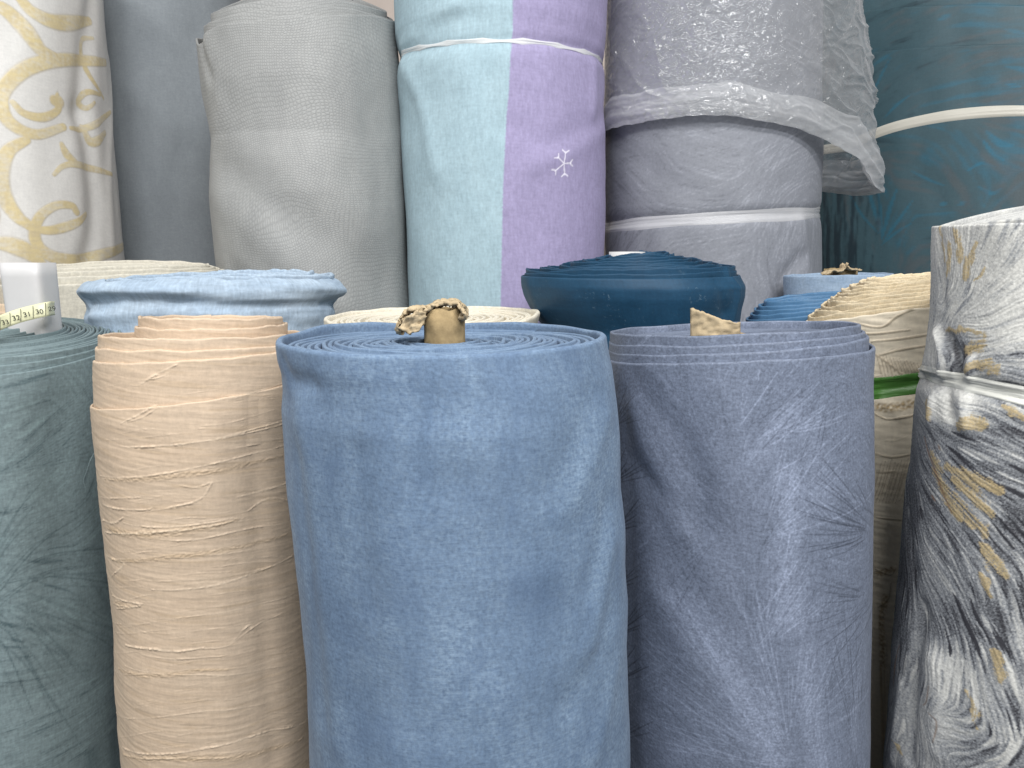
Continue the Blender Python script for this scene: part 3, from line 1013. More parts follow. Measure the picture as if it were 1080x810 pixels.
steps = [(553, 778, (288, 290, 286, 283)), (555, 776, (285, 285, 281, 279)), (570, 762, (283, 283, 279, 277)), (578, 752, (282, 282, 277, 275)), (590, 742, (280, 279, 275, 273)),
         (602, 730, (277, 276, 273, 271)), (614, 722, (275, 273, 271, 269)), (628, 712, (273, 270, 269, 267)), (642, 706, (271, 268, 267, 266))]
for k, (xl, xr, ys) in enumerate(steps):
    R2 = Roll(1.08, [(284, xl, xr), (330, xl + 3, xr - 3)], 0.93, like=R)
    wrap('fabric_layer', R2, R2.ztop(xl, xr, ys), 1.43, 1.42, 110, 16, M_PET, T, disp_of(dpt, smooth_noise(0.0012, 14, 14, 52 + k)), thick=0.0028, below=0.012,
         edge=lambda th: 0.0028 * perlin(th * 1.7, th * 0 + 5 * k, 7) + 0.0008 * perlin(th * 9, th * 0 + 3 * k, 8))
spiral('wound_layers', R2, R2.ztop(xl, xr, ys), M_PET, T, 0.92, 0.018, 0.005, 0.003, drop=0.002)


def tube(name, cx, cy, r, z0, z1, mat, parent, n=40, rag=0.0, seed=1, wall=0.0025, sq=1.0):
    th = np.linspace(-math.pi, math.pi, n + 1)
    top = z1 + rag * (perlin(th * 1.6, th * 0 + seed, seed) + 0.6 * perlin(th * 5, th * 0, seed + 1))
    rows = []
    for f in np.linspace(0, 1, 10):
        z = z0 + (top - z0) * f
        rr = r * (1 + 0.03 * perlin(th * 2, z * 40, seed + 2) * sq)
        rows.append(np.stack([cx + rr * np.sin(th), cy - rr * np.cos(th), z], -1))
    for f in (1.0, 0.6, 0.0):
        z = z0 + (top - z0) * f
        rr = r - wall
        rows.append(np.stack([cx + rr * np.sin(th), cy - rr * np.cos(th), z], -1))
    P = np.array(rows)
    U = np.stack([np.broadcast_to(th * r, P.shape[:2]), P[..., 2]], -1)
    return grid_object(name, P, mat, parent, U)


M_WHT = plain('white_tube', lin(206, 205, 205), 0.45, 0.5, 0.03, 40, 0.05)
c = np.array(R.base())
tube('core', c[0] - 0.006, c[1] + 0.02, 0.026, 1.30, CAM_Z + 1.1 * azel(665, 265.5)[1], M_WHT, T)

# --- small blue roll with fanned layers
M_BLU = fabric('blue_satin', lin(72, 112, 148), lin(98, 138, 172), weave=(280, 50), weave_amt=0.1, mottle_amt=0.5, rough=0.45, spec=0.4, grain=0.06)
R = Roll(1.09, [(333, 785, 925), (345, 787, 920), (420, 790, 915)], 0.5)
T = thing('fabric_roll', 'small mid blue roll with fanned stepped layers beside the petrol roll', 'fabric roll', R.base(), 'middle row of short rolls')
wrap('outer_wrap', R, R.ztop(785, 925, (337, 334, 320, 322)), 1.3, FLOOR, 110, 40, M_BLU, T, smooth_noise(0.002, 9, 9, 61), thick=0.004)
for k, (xl, xr, ys) in enumerate([(789, 922, (332, 329, 316, 318)), (793, 919, (327, 325, 313, 315)), (798, 916, (323, 321, 311, 312)), (804, 912, (318, 317, 309, 310))]):
    R2 = Roll(1.09, [(325, xl, xr), (345, xl + 2, xr - 3)], 0.47 - 0.03 * k, like=R)
    wrap('fabric_layer', R2, R2.ztop(xl, xr, ys), 1.38, 1.36, 90, 16, M_BLU, T, smooth_noise(0.0025, 14, 14, 62 + k), thick=0.004, edge=lambda th: 0.0015 * perlin(th * 3.3, th * 0 + k, 9))
spiral('wound_layers', R2, R2.ztop(xl, xr, ys), M_BLU, T, 0.92, 0.012, 0.006, 0.004, drop=0.002)

# --- dusty blue roll with torn cardboard core
M_DUS = fabric('dusty_blue_weave', lin(142, 162, 184), lin(160, 178, 196), weave=(300, 80), weave_amt=0.12, mottle=(50, 50), mottle_amt=0.6, grain=0.1)
M_CARD = plain('raw_cardboard', lin(158, 138, 104), 0.9, 0.1, 0.22, 140, 0.5)
M_CARD_L = plain('torn_cardboard', lin(186, 168, 138), 0.95, 0.1, 0.14, 70, 0.6, 0.0012)
R = Roll(1.25, [(291, 826, 943), (310, 826, 942), (345, 828, 940)], 0.75)
T = thing('fabric_roll', 'dusty blue roll with a torn cardboard core, below the teal brushstroke roll', 'fabric roll', R.base(), 'middle row of short rolls')
ztp = R.ztop(826, 943, (292, 292, 290, 289))
wrap('outer_wrap', R, ztp, 1.3, FLOOR, 110, 50, M_DUS, T, smooth_noise(0.002, 9, 9, 71), thick=0.005, edge=lambda th: 0.0012 * perlin(th * 3.1, th * 0, 3))
spiral('wound_layers', R, ztp, M_DUS, T, 0.93, 0.022, 0.006, 0.0045, drop=0.001)
c = np.array(R.base())
co = tube('cardboard_core', c[0] + 0.004, c[1], 0.026, 1.36, CAM_Z + 1.3 * azel(890, 284)[1], M_CARD, T, rag=0.004, seed=5)


def torn_sheet(name, path, Yd, depth, mat, parent, seed=1, amp=0.003, thick=0.0022, rag=0.35, n=60, m=18):
    """A torn piece of board: a picture path at depth Yd, extruded away from the viewer with ragged sides."""
    pts = np.array(catmull([np.array([0, 0, CAM_Z]) + ray(*p) * (Yd / ray(*p)[1]) for p in path], 12))
    d = np.concatenate([[0], np.cumsum(np.linalg.norm(pts[1:] - pts[:-1], axis=1))])
    s = np.linspace(0, d[-1], n)
    C = np.stack([np.interp(s, d, pts[:, k]) for k in range(3)], -1)
    rows = []
    for w in np.linspace(-0.5, 0.5, m):
        half = depth * (1 + rag * perlin(s * 90, s * 0 + (1 if w > 0 else 5), seed) + rag * 0.5 * perlin(s * 320, s * 0 + (2 if w > 0 else 6), seed))
        p = C.copy()
        p[:, 1] += w * half
        for k in range(3):
            p[:, k] += amp * fbm(s * 130 + 9 * k, w * 4 + 0 * s, seed + k, 3)
        rows.append(p)
    P = np.array(rows)
    o = grid_object(name, P, mat, parent, np.stack([np.broadcast_to(s, P.shape[:2]), P[..., 1]], -1))
    md = o.modifiers.new('board', 'SOLIDIFY')
    md.thickness = thick
    return o


torn_sheet('torn_flap', [(868, 289), (876, 285), (886, 285), (890, 278), (895, 283), (906, 284)], c[1] - 0.03, 0.02, M_CARD_L, co, 3, 0.002, 0.002)

# ================================================================== front row
# --- cream leaf-stitched roll with green tie
R = Roll(0.97, [(318, 846, 1064), (340, 848, 1060), (400, 858, 1056), (410, 859, 1055), (420, 858, 1056), (600, 866, 1050), (810, 878, 1040)], 0.78)
T = thing('fabric_roll', 'cream roll with puckered leaf stitching tied by a green band', 'fabric roll', R.base(), 'front row of rolls')
cv = Canvas(R, 1.0, 1.47, 0.0008, 1.8)
for pts in [[(925, 376), (950, 369), (990, 362)], [(920, 360), (945, 358), (985, 352)], [(920, 435), (935, 442), (950, 440), (965, 437), (985, 430)], [(922, 478), (940, 482), (965, 478)],
            [(924, 498), (945, 497)], [(924, 545), (950, 548)], [(922, 600), (938, 606), (944, 598)], [(925, 640), (935, 632), (938, 615)], [(930, 700), (938, 690), (940, 660)],
            [(900, 340), (930, 345), (950, 332), (985, 318)], [(880, 350), (920, 352), (960, 348)], [(918, 370), (940, 385), (955, 398)]]:
    cv.stroke(pts, 2.6, 1.0, soft=0.8, taper=0.5)
r_ = random.Random(5)
for k in range(16):
    x = 924 + k * 3.6
    cv.stroke([(x, 372 + k * 0.9), (x + 4 + k * 0.2, 384 + k), (x + 7, 399)], 1.7, 0.9, taper=0.7)
for k in range(14):
    x = 920 + k * 3.5
    cv.stroke([(x + 10, 482 + r_.random() * 5), (x + 3, 505 + r_.random() * 8), (x - 4, 530)], 1.6, 0.8, taper=0.7)
for k in range(40):
    y = 330 + r_.random() * 480
    x = 900 + r_.random() * 60
    cv.stroke([(x, y), (x + 14, y - 3 + 4 * r_.random()), (x + 30, y - 8 * r_.random())], 1.2, 0.4, taper=0.7)
gold = Canvas(R, 1.0, 1.47, 0.0008, 1.8)
for pts, w in [([(918, 428), (940, 430), (968, 424)], 12), ([(925, 605), (940, 600)], 8), ([(932, 630), (928, 660), (935, 700)], 9)]:
    gold.stroke(pts, w, 1.0, soft=0.6)


def pat(u, v):
    n = 0.5 + perlin(u * 320, v * 320, 3)
    return pack(u, cv.sample(u, v) * 0.6, gold.sample(u, v) * np.clip(n + 0.1, 0, 1) * 0.8)


M_CRM = fabric('cream_pucker', lin(236, 224, 202), lin(240, 230, 210), (lin(150, 132, 106), lin(176, 150, 106)), weave_amt=0.06, mottle_amt=0.5, sheen=0.15, grain=0.05)
cr = creases(R, 1.0, 1.47, [([(900, 412), (940, 409), (990, 402)], 7, -6), ([(930, 420), (950, 440)], 6, 3)], 0.0015)
dc = disp_of(cvd(cr), smooth_noise(0.003, 9, 9, 81), lambda u, v, t: 0.0014 * cv.sample(u, v) + 0.001 * gold.sample(u, v) * perlin(u * 250, v * 250, 5) + 0.0007 * perlin(u * 25, v * 160, 6))
ztp = R.ztop(846, 1064, (340, 330, 310, 318))
wrap('outer_wrap', R, ztp, 0.95, FLOOR, 330, 420, M_CRM, T, dc, pat, thick=0.004, edge=lambda th: 0.002 * perlin(th * 5, th * 0, 3))
ls = [(850, 1058, (334, 325, 306, 312)), (857, 1052, (329, 321, 303, 308)), (864, 1046, (324, 317, 301, 304)), (870, 1042, (320, 313, 299, 301)), (876, 1038, (316, 309, 297, 299)), (882, 1034, (312, 306, 295, 297)),
      (888, 1030, (308, 302, 293, 295)), (896, 1024, (303, 299, 291, 293)), (905, 1018, (299, 296, 290, 291)), (913, 1012, (295, 293, 289, 290))]
M_CRS = fabric('cream_selvedge', lin(222, 208, 180), lin(206, 186, 150), weave=(60, 700), weave_amt=0.14, mottle=(30, 200), mottle_amt=0.7, sheen=0.1, grain=0.1)
for k, (xl, xr, ys) in enumerate(ls):
    R2 = Roll(0.97, [(300, xl, xr), (345, xl + 2, xr - 3)], 0.74 - 0.01 * k, like=R)
    wrap('fabric_layer', R2, R2.ztop(xl, xr, ys), 1.40, 1.38, 150, 20, M_CRS, T, smooth_noise(0.003, 16, 16, 82 + k), thick=0.0032,
         edge=lambda th: 0.0026 * perlin(th * 2.3, th * 0 + k * 7, 9) + 0.0012 * perlin(th * 11, th * 0 + k * 3, 10) + 0.0025 * math.sin(k * 12.9))
spiral('wound_layers', R2, R2.ztop(xl, xr, ys), M_CRS, T, 0.93, 0.018, 0.005, 0.0035, drop=0.002)
band('tie_band', R, [(900, 412), (940, 408), (985, 401)], 21, ribbon_mat('green_film', lin(84, 138, 62), 0.0, 0.35), T, 0.002, 0.0022, 15, dc)

# --- sage teal roll at the left edge
R = RT = Roll(0.92, [(348, -190, 131), (450, -188, 128), (810, -150, 138)])
T = thing('fabric_roll', 'dark sage green roll with sweeping leaf strokes at the left edge', 'fabric roll', R.base(), 'front row of rolls')
cv = Canvas(R, 0.84, 1.42, 0.0012, 1.8)
ang = cv.field([(20, 410, 1, -.2), (80, 420, .6, 1), (10, 470, 1, -.6), (60, 470, 1, -1), (90, 500, .3, -1), (30, 520, 1, -.5), (60, 550, 1, -.5), (90, 560, 1, -1), (10, 560, 1, .1), (70, 600, 1, .2), (20, 620, 1, .5), (100, 620, .5, 1),
                (40, 660, 1, .6), (90, 680, 1, .3), (20, 700, 1, -.1), (60, 730, 1, -.3), (100, 740, 1, -.7), (20, 770, 1, -.3), (70, 790, 1, -.5), (-60, 600, 1, 0), (-60, 450, 1, -.3)])
l1 = cv.lic(ang, 34, 24, 1)
l2 = cv.lic(ang + 0.12, 20, 25, 2)
arcs = Canvas(R, 0.84, 1.42, 0.0012, 1.8)
r_ = random.Random(11)
for k in range(46):
    t = k / 45
    x0, y0 = -25, 640 + 20 * math.sin(k)
    a = -1.25 + 2.35 * t
    L = 120 + 50 * r_.random()
    p1 = (x0 + L * 0.5 * math.cos(a), y0 + L * 0.5 * math.sin(a) - 14)
    p2 = (x0 + L * math.cos(a), y0 + L * math.sin(a) + 6)
    arcs.stroke([(x0, y0), p1, p2], 2.4, 0.3 + 0.7 * r_.random(), taper=0.7, soft=0.9)
for k in range(18):
    a = -1.2 + 1.0 * k / 17
    arcs.stroke([(-10, 500), (40 + 30 * math.cos(a), 500 + 60 * math.sin(a)), (110, 500 + 120 * math.sin(a))], 2.0, 0.25 + 0.5 * r_.random(), taper=0.7, soft=0.9)


def pat(u, v):
    a = cv.sample(u, v, l1) * 0.5 + cv.sample(u, v, l2) * 0.4
    k = arcs.sample(u, v)
    return pack(u, sm(0.0, 2.0, a + 0.2 * fbm(u * 20, v * 20, 3)) * 0.8, np.clip(sm(0.0, 2.0, -a) * 0.75 + k * 0.65, 0, 1))


M_SAGE = fabric('sage_jacquard', lin(122, 138, 141), lin(130, 146, 149), (lin(140, 160, 162), lin(70, 88, 93)), weave=(400, 120), gs=360, weave_amt=0.2, mottle_amt=0.5, sheen=0.25, grain=0.07, rough=0.65)
dsg = lambda u, v, t: cvd(cr)(u, v, t) + smooth_noise(0.003, 7, 5, 91)(u, v, t)
ztp = R.ztop(-190, 131, (372, 399, 352, 336))
cr = creases(R, 0.84, 1.42, [([(60, 430), (70, 600)], 22, -4), ([(20, 420), (20, 700)], 26, 4)])
wrap('outer_wrap', R, ztp, 0.86, FLOOR, 380, 400, M_SAGE, T, dsg, pat, thick=0.003)
for k, (xl, xr, ys) in enumerate([(-188, 129, (366, 389, 350, 336)), (-186, 127, (361, 380, 348, 336))]):
    R2 = Roll(0.92, [(348, xl, xr), (450, xl + 3, xr - 5)], like=R)
    wrap('fabric_layer', R2, R2.ztop(xl, xr, ys), 1.30, 1.28, 200, 40, M_SAGE, T, dsg, pat, thick=0.003)
zsage = R2.ztop(xl, xr, ys)
spiral('wound_layers', R2, zsage, M_SAGE, T, 0.965, 0.027, 0.0042, 0.0034, drop=0.001, cone=0.021, hvar=0.003, wob=0.35, seed=33)
# white plastic core standing in it
Yc = 0.93
pc = np.array([0, 0, CAM_Z]) + ray(32, 300) * (Yc / ray(32, 300)[1])
ptop = np.array([0, 0, CAM_Z]) + ray(31, 277) * (Yc / ray(31, 277)[1])
nn = 48
th = np.linspace(-math.pi, math.pi, nn + 1)
rows = []
for f, k in [(0, 1), (0.3, 1), (0.6, 1.0), (0.9, 1.0), (1, 1), (1, .93), (0.5, .93), (0, .93)]:
    r_x = (0.0235 + 0.0015 * f) * k
    sx = np.sign(np.sin(th)) * np.abs(np.sin(th)) ** 0.35
    sy = np.sign(np.cos(th)) * np.abs(np.cos(th)) ** 0.35
    z = 1.30 + f * (ptop[2] - 1.30)
    rows.append(np.stack([pc[0] + r_x * sx + (f - 1) * -0.002, pc[1] - r_x * 0.9 * sy, z + 0 * th], -1))
grid_object('core', np.array(rows), M_WHT, T, np.stack([np.broadcast_to(th * 0.02, (8, nn + 1)), np.array(rows)[..., 2]], -1))

# --- tape measure lying on its edge over it
tp = [(-40, 358), (-15, 347), (5, 338.5), (22, 332.5), (40, 328), (52, 325.5), (58, 325)]
P3 = []
for k, p in enumerate(tp):
    Yd = [0.80, 0.83, 0.855, 0.87, 0.885, 0.895, 0.92][k]
    P3.append(np.array([0, 0, CAM_Z]) + ray(*p) * (Yd / ray(*p)[1]))
C3 = np.array(catmull(P3, 16))
dd = np.concatenate([[0], np.cumsum(np.linalg.norm(C3[1:] - C3[:-1], axis=1))])
ss = np.linspace(0, dd[-1], 90)
C3 = np.stack([np.interp(ss, dd, C3[:, k]) for k in range(3)], -1)
HW = 0.0088
rows = []
up = np.array([-0.12, 0.30, 0.94])
up /= np.linalg.norm(up)
for w in np.linspace(-1, 1, 7):
    rows.append(C3 + up * HW * w + np.array([0, -0.0012, 0]) * (1 - w * w))
N = NT('tape_vinyl')
N.b.inputs['Base Color'].default_value = lin(224, 223, 186)
N.b.inputs['Roughness'].default_value = 0.4
M_TAPE = N.m
T = thing('tape_measure', 'pale yellow tape measure curling on top of the sage green roll', 'tape measure', tuple(C3[60] - up * HW))
P = np.array(rows)
o = grid_object('tape', P, M_TAPE, T, np.stack([np.broadcast_to(ss, P.shape[:2]), P[..., 2]], -1))
md = o.modifiers.new('t', 'SOLIDIFY')
md.thickness = 0.0006
M_INK = plain('tape_print', lin(40, 42, 40), 0.6, 0.2, 0.1)
nrm = lambda i: np.cross((C3[min(i + 1, 89)] - C3[max(i - 1, 0)]), up)
label_no = 36
for s0 in np.arange(0.010, dd[-1] - 0.004, 0.0132):
    i = int(np.searchsorted(ss, s0))
    tdir = C3[min(i + 1, 89)] - C3[max(i - 1, 0)]
    tdir /= np.linalg.norm(tdir)
    nn_ = np.cross(tdir, up)
    nn_ /= np.linalg.norm(nn_)
    if nn_[1] > 0:
        nn_ = -nn_
    c0 = C3[i] + nn_ * 0.0024
    # graduation line
    a = tdir * 0.00032
    sl = up * HW * 0.95
    bow = lambda w: nn_ * (-0.0012 * w * w)
    rr = np.array([[c0 - a + sl * w + bow(w), c0 + a + sl * w + bow(w)] for w in np.linspace(-0.9, 0.9, 6)])
    grid_object('graduation', rr, M_INK, T)
    # number
    cu = bpy.data.curves.new('number', 'FONT')
    cu.body = str(label_no)
    cu.size = 0.0082
    cu.align_x, cu.align_y = 'CENTER', 'CENTER'
    cu.offset = 0.0
    cu.materials.append(M_INK)
    me_o = bpy.data.objects.new('number', cu)
    COL.objects.link(me_o)
    from mathutils import Matrix
    dg = bpy.context.evaluated_depsgraph_get()
    me = bpy.data.meshes.new_from_object(me_o.evaluated_get(dg))
    bpy.data.objects.remove(me_o)
    me.materials.clear()
    me.materials.append(M_INK)
    no = bpy.data.objects.new('number', me)
    COL.objects.link(no)
    c1 = C3[i] + tdir * 0.0068 - up * 0.0018 + nn_ * 0.0026
    mat = Matrix(((tdir[0], up[0], nn_[0], c1[0]), (tdir[1], up[1], nn_[1], c1[1]), (tdir[2], up[2], nn_[2], c1[2]), (0, 0, 0, 1)))
    no.parent = T
    no.matrix_parent_inverse = T.matrix_world.inverted()
    no.matrix_basis = mat
    label_no -= 1

# --- peach crinkle roll
R = Roll(0.80, [(383, 94, 330), (431, 94, 330), (460, 97, 330), (520, 104, 331), (560, 108, 332), (600, 112, 333), (650, 117, 335), (700, 118, 337), (810, 126, 343)])
T = thing('fabric_roll', 'peach beige crinkled roll with horizontal ridges left of the large blue roll', 'fabric roll', R.base(), 'front row of rolls')
cv = Canvas(R, 0.86, 1.42, 0.0007, 1.75)
rid = [([(132, 472), (228, 463), (300, 447)], 2.4, 1), ([(105, 502), (164, 501), (237, 486), (300, 470)], 2.2, .8), ([(176, 536), (210, 527), (224, 508)], 3, 1), ([(224, 508), (206, 514), (190, 512)], 2, .8),
       ([(108, 532), (150, 538), (160, 536)], 3, 1), ([(105, 524), (140, 525), (165, 527)], 2, .7), ([(110, 561), (150, 562), (200, 558), (247, 549)], 4, 1), ([(150, 566), (200, 570), (250, 560), (300, 552)], 2.4, .8),
       ([(130, 552), (180, 556), (246, 546)], 2.5, .8), ([(111, 585), (130, 594), (118, 608)], 3.5, 1), ([(108, 548), (120, 552), (130, 546)], 4, 1),
       ([(160, 622), (210, 620), (256, 609), (312, 584)], 3.4, 1), ([(150, 612), (220, 610), (310, 590)], 2, .6), ([(118, 628), (148, 638), (122, 642)], 3.2, 1), ([(118, 636), (140, 640), (150, 637)], 2.6, .9),
       ([(132, 680), (160, 684), (183, 686), (215, 683)], 4, 1), ([(215, 684), (240, 680), (268, 662), (298, 646)], 2.2, .7), ([(150, 690), (200, 694), (240, 690)], 2.4, .6),
       ([(132, 702), (200, 711), (300, 702)], 2, .5), ([(128, 787), (190, 794), (270, 776), (325, 760)], 3, 1), ([(130, 795), (180, 800), (240, 798)], 2.6, .8), ([(120, 756), (200, 752), (310, 735)], 1.8, .5),
       ([(144, 407), (162, 396), (184, 385)], 3, 1), ([(150, 402), (168, 398), (178, 392)], 2, .7), ([(127, 447), (145, 438), (163, 428)], 3, 1), ([(132, 446), (150, 440), (166, 430)], 2, .7),
       ([(127, 471), (190, 469), (252, 457), (298, 444)], 2.4, 1), ([(237, 423), (270, 414), (300, 404)], 2, .6), ([(190, 450), (240, 446), (290, 432)], 1.6, .5), ([(250, 525), (280, 518), (305, 508)], 4, .8),
       ([(262, 540), (285, 526), (305, 528)], 3.5, .7), ([(150, 652), (230, 646), (310, 626)], 1.6, .5), ([(140, 665), (230, 662), (310, 644)], 1.4, .4), ([(245, 676), (262, 660), (268, 668)], 3, .7)]
for pts, w, a in rid:
    cv.stroke(pts, w, a, soft=0.9, taper=0.6)
r_ = random.Random(3)
for k in range(150):
    y = 400 + 410 * r_.random()
    x = 95 + 190 * r_.random()
    L = 20 + 80 * r_.random()
    sl = -0.05 - 0.12 * r_.random()
    cv.stroke([(x, y), (x + L * 0.5, y + sl * L * 0.5 + r_.uniform(-2, 2)), (min(x + L, 330), y + sl * L)], 1.0 + r_.random(), 0.12 + 0.28 * r_.random(), soft=0.9, taper=0.7)
bands = Canvas(R, 0.86, 1.42, 0.0012, 1.75)
for pts, w in [([(110, 555), (180, 562), (250, 548)], 16), ([(118, 590), (200, 585), (310, 560)], 10), ([(120, 635), (140, 640)], 12), ([(125, 705), (200, 708), (240, 705)], 9), ([(130, 795), (200, 800), (320, 778)], 14),
               ([(110, 505), (200, 500), (300, 480)], 10)]:
    bands.stroke(pts, w, 1.0, soft=0.9, taper=0.7)


def pat(u, v):
    gr = fbm(u * 14 + 0.3 * perlin(u * 30, v * 30, 2), (v + 0.1 * u) * 230, 3, 3)
    return pack(u, sm(0.1, 0.9, gr) * 0.4 + bands.sample(u, v) * 0.45, cv.sample(u, v) * 0.5 * (0.6 + perlin(u * 400, v * 400, 4)))


def ridge_hatch(u, v):
    return np.abs(perlin(u * 90 + v * 120, v * 330 - u * 60, 17)) + 0.4 * perlin(u * 420, v * 420, 18)


def beige_relief(u, v, t):
    k = cv.sample(u, v) * (0.35 + 0.65 * sm(-0.25, 0.3, perlin(u * 45, v * 60, 19)))
    br = 1 + 1.1 * perlin(u * 330, v * 330, 7)
    return 0.0010 * k * br + 0.0009 * bands.sample(u, v) * ridge_hatch(u, v) + 0.00022 * fbm(u * 18, (v + 0.1 * u) * 190, 5, 3) + 0.0004 * perlin(u * 7, (v + 0.12 * u) * 45, 8)


M_PEACH = fabric('peach_crinkle', lin(206, 184, 160), lin(212, 192, 169), (lin(190, 166, 136), lin(226, 208, 184)), weave=(300, 120), weave_amt=0.08, gs=400, mottle_amt=0.4, sheen=0.1, rough=0.6, spec=0.35, grain=0.04,
                 mottle=(10, 60))
cr = creases(R, 0.86, 1.42, [([(268, 420), (275, 600), (290, 800)], 12, -3), ([(225, 420), (230, 560), (245, 800)], 14, 2)])
ztp = R.ztop(94, 330, (431, 424, 397, 405))
wrap('outer_wrap', R, ztp, 0.88, FLOOR, 420, 640, M_PEACH, T, disp_of(cvd(cr), smooth_noise(0.002, 8, 6, 95), beige_relief), pat, thick=0.0025, edge=lambda th: 0.0012 * perlin(th * 4, th * 0, 3), half=1.7)
for k, (xl, xr, ys) in enumerate([(97, 328, (383, 381, 366, 368)), (100, 325, (369, 371, 362, 360)), (103, 321, (356, 359, 352, 350)), (141, 304, (346, 349, 342, 341)), (145, 299, (336, 338, 336, 334))]):
    R2 = Roll(0.80, [(345, xl, xr), (440, xl + 1, xr)], like=R)
    wrap('fabric_layer', R2, R2.ztop(xl, xr, ys), 1.24, 1.22, 260, 150, M_PEACH, T, disp_of(smooth_noise(0.002, 8, 6, 95), beige_relief), pat, thick=0.0035,
         edge=lambda th: 0.0014 * perlin(th * 3.3 + k, th * 0 + k, 13) + 0.0005 * perlin(th * 13 + k, th * 0 + k, 14), half=1.7, below=0.075)
spiral('wound_layers', R2, R2.ztop(xl, xr, ys), M_PEACH, T, 0.92, 0.018, 0.006, 0.004, drop=0.003)
# filler turns between the broad and the narrow layers
R3 = Roll(0.80, [(345, 105, 319), (440, 106, 319)], like=R)
spiral('wound_layers', R3, R3.ztop(105, 319, (358, 361, 354, 352)), M_PEACH, T, 0.96, 0.075, 0.006, 0.004, drop=0.004)

tt = [np.array([0, 0, CAM_Z]) + ray(*p) * (Yd_ / ray(*p)[1]) for p, Yd_ in [((99, 478), .795), ((95, 486), .785), ((91, 498), .783), ((88, 507), .785), ((90, 514), .787)]]
tt = np.array(catmull(tt, 6))
aa = np.linspace(0, 2 * math.pi, 6)
P = np.array([tt + 0.00028 * np.stack([np.full(len(tt), math.cos(a)), np.full(len(tt), math.sin(a)), np.zeros(len(tt))], -1) for a in aa])
grid_object('loose_thread', P, M_SAGE, T, np.zeros(P.shape[:2] + (2,)), np.zeros(P.shape[:2] + (4,)))

# --- slate blue palm roll
R = Roll(0.78, [(340, 640, 923), (368, 640, 923), (400, 641, 922), (500, 643, 922), (600, 645, 922), (700, 648, 921), (810, 652, 920)])
T = thing('fabric_roll', 'slate blue roll woven with spiky palm strokes, right of the large blue roll', 'fabric roll', R.base(), 'front row of rolls')
cv = Canvas(R, 0.88, 1.45, 0.0009, 1.75)
ang = cv.field([(660, 400, 1, -.8), (700, 430, .7, 1), (740, 420, .3, 1), (780, 400, -.5, 1), (840, 400, 1, -1), (880, 420, 1, -.6), (900, 400, .8, 1), (670, 480, .2, 1), (660, 560, 1, -.7), (665, 640, 1, -.9), (670, 720, 1, -.4),
                (720, 520, .7, 1), (760, 540, .6, 1), (720, 600, .5, 1), (740, 660, .6, 1), (780, 720, .6, 1), (810, 780, .5, 1), (790, 620, .1, 1), (820, 560, .6, -1), (840, 500, 1, -.8), (830, 620, .7, -1),
                (850, 680, .2, -1), (840, 740, -.1, 1), (880, 560, .5, 1), (905, 520, .4, 1), (900, 600, 1, .1), (905, 660, -.5, 1), (890, 720, .2, -1), (900, 780, .1, 1), (700, 760, .8, 1), (690, 680, 1, .6), (860, 450, 1, -.8)], 3.5)
l1 = cv.lic(ang, 30, 34, 1)
l2 = cv.lic(ang + 0.3, 24, 35, 1)
lt, dk = Canvas(R, 0.88, 1.45, 0.0007, 1.75), Canvas(R, 0.88, 1.45, 0.0007, 1.75)
glow = Canvas(R, 0.88, 1.45, 0.0016, 1.75)
for pts, w, a in [([(715, 630), (750, 680), (780, 730), (815, 800)], 30, 1), ([(832, 500), (834, 560), (828, 600), (838, 660)], 26, .8), ([(850, 690), (856, 760), (862, 805)], 26, .7), ([(700, 600), (690, 560)], 30, .35),
                  ([(855, 460), (870, 520)], 30, .5), ([(840, 440), (800, 480)], 24, .5), ([(705, 800), (720, 790)], 24, .5), ([(905, 720), (900, 790)], 20, .4)]:
    glow.stroke(pts, w * 0.5, a, gauss=True)
r_ = random.Random(21)


def fan(cvs, ox, oy, a0, a1, n, L0, L1, w, val, start=0.15):
    for k in range(n):
        a = math.radians(a0 + (a1 - a0) * (k + r_.uniform(-.3, .3)) / max(1, n - 1))
        L = r_.uniform(L0, L1)
        s = start + r_.random() * 0.4
        p = (ox + L * s * math.cos(a), oy + L * s * math.sin(a))
        q = (ox + L * math.cos(a), oy + L * math.sin(a))
        cvs.stroke([p, q], 1.3 * w * r_.uniform(.7, 1.3), val * r_.uniform(.55, 1), smooth=False, soft=0.8, taper=0.6)


fan(lt, 835, 815, 195, 262, 40, 90, 260, 1.5, .8)
fan(lt, 800, 575, -75, -20, 20, 40, 150, 1.5, .9)
fan(lt, 790, 470, -50, -15, 14, 40, 120, 1.6, .9)
fan(lt, 800, 690, -80, -35, 18, 40, 120, 1.5, .8)
fan(lt, 825, 495, 20, 60, 9, 40, 110, 1.4, .8)
fan(lt, 690, 480, 30, 80, 16, 50, 170, 1.3, .45)
fan(lt, 830, 790, 270, 330, 16, 60, 150, 1.5, .7)
fan(lt, 640, 740, -60, 30, 14, 50, 120, 1.4, .4)
for p, q in [((822, 392), (780, 450)), ((812, 470), (870, 430)), ((815, 500), (850, 480)), ((824, 497), (900, 560)), ((826, 560), (820, 585)), ((820, 560), (832, 565)), ((833, 562), (828, 590)), ((842, 590), (800, 650)), ((850, 610), (800, 680))]:
    lt.stroke([p, q], 1.8, 1.0, smooth=False, taper=0.5, soft=0.8)
for oy in (430, 490, 540, 600, 650, 700, 760):
    fan(dk, 648, oy + 20, -75, -15, 7, 18, 46, 1.5, .9, 0)
fan(dk, 925, 560, 150, 245, 22, 30, 100, 1.5, .9, 0.1)
fan(dk, 925, 630, 110, 200, 14, 30, 90, 1.4, .8, 0.1)
fan(dk, 905, 800, 255, 285, 14, 60, 180, 1.4, .7)
fan(dk, 880, 390, 100, 150, 12, 40, 120, 1.3, .5)
fan(dk, 760, 560, 120, 200, 14, 50, 120, 1.3, .35)


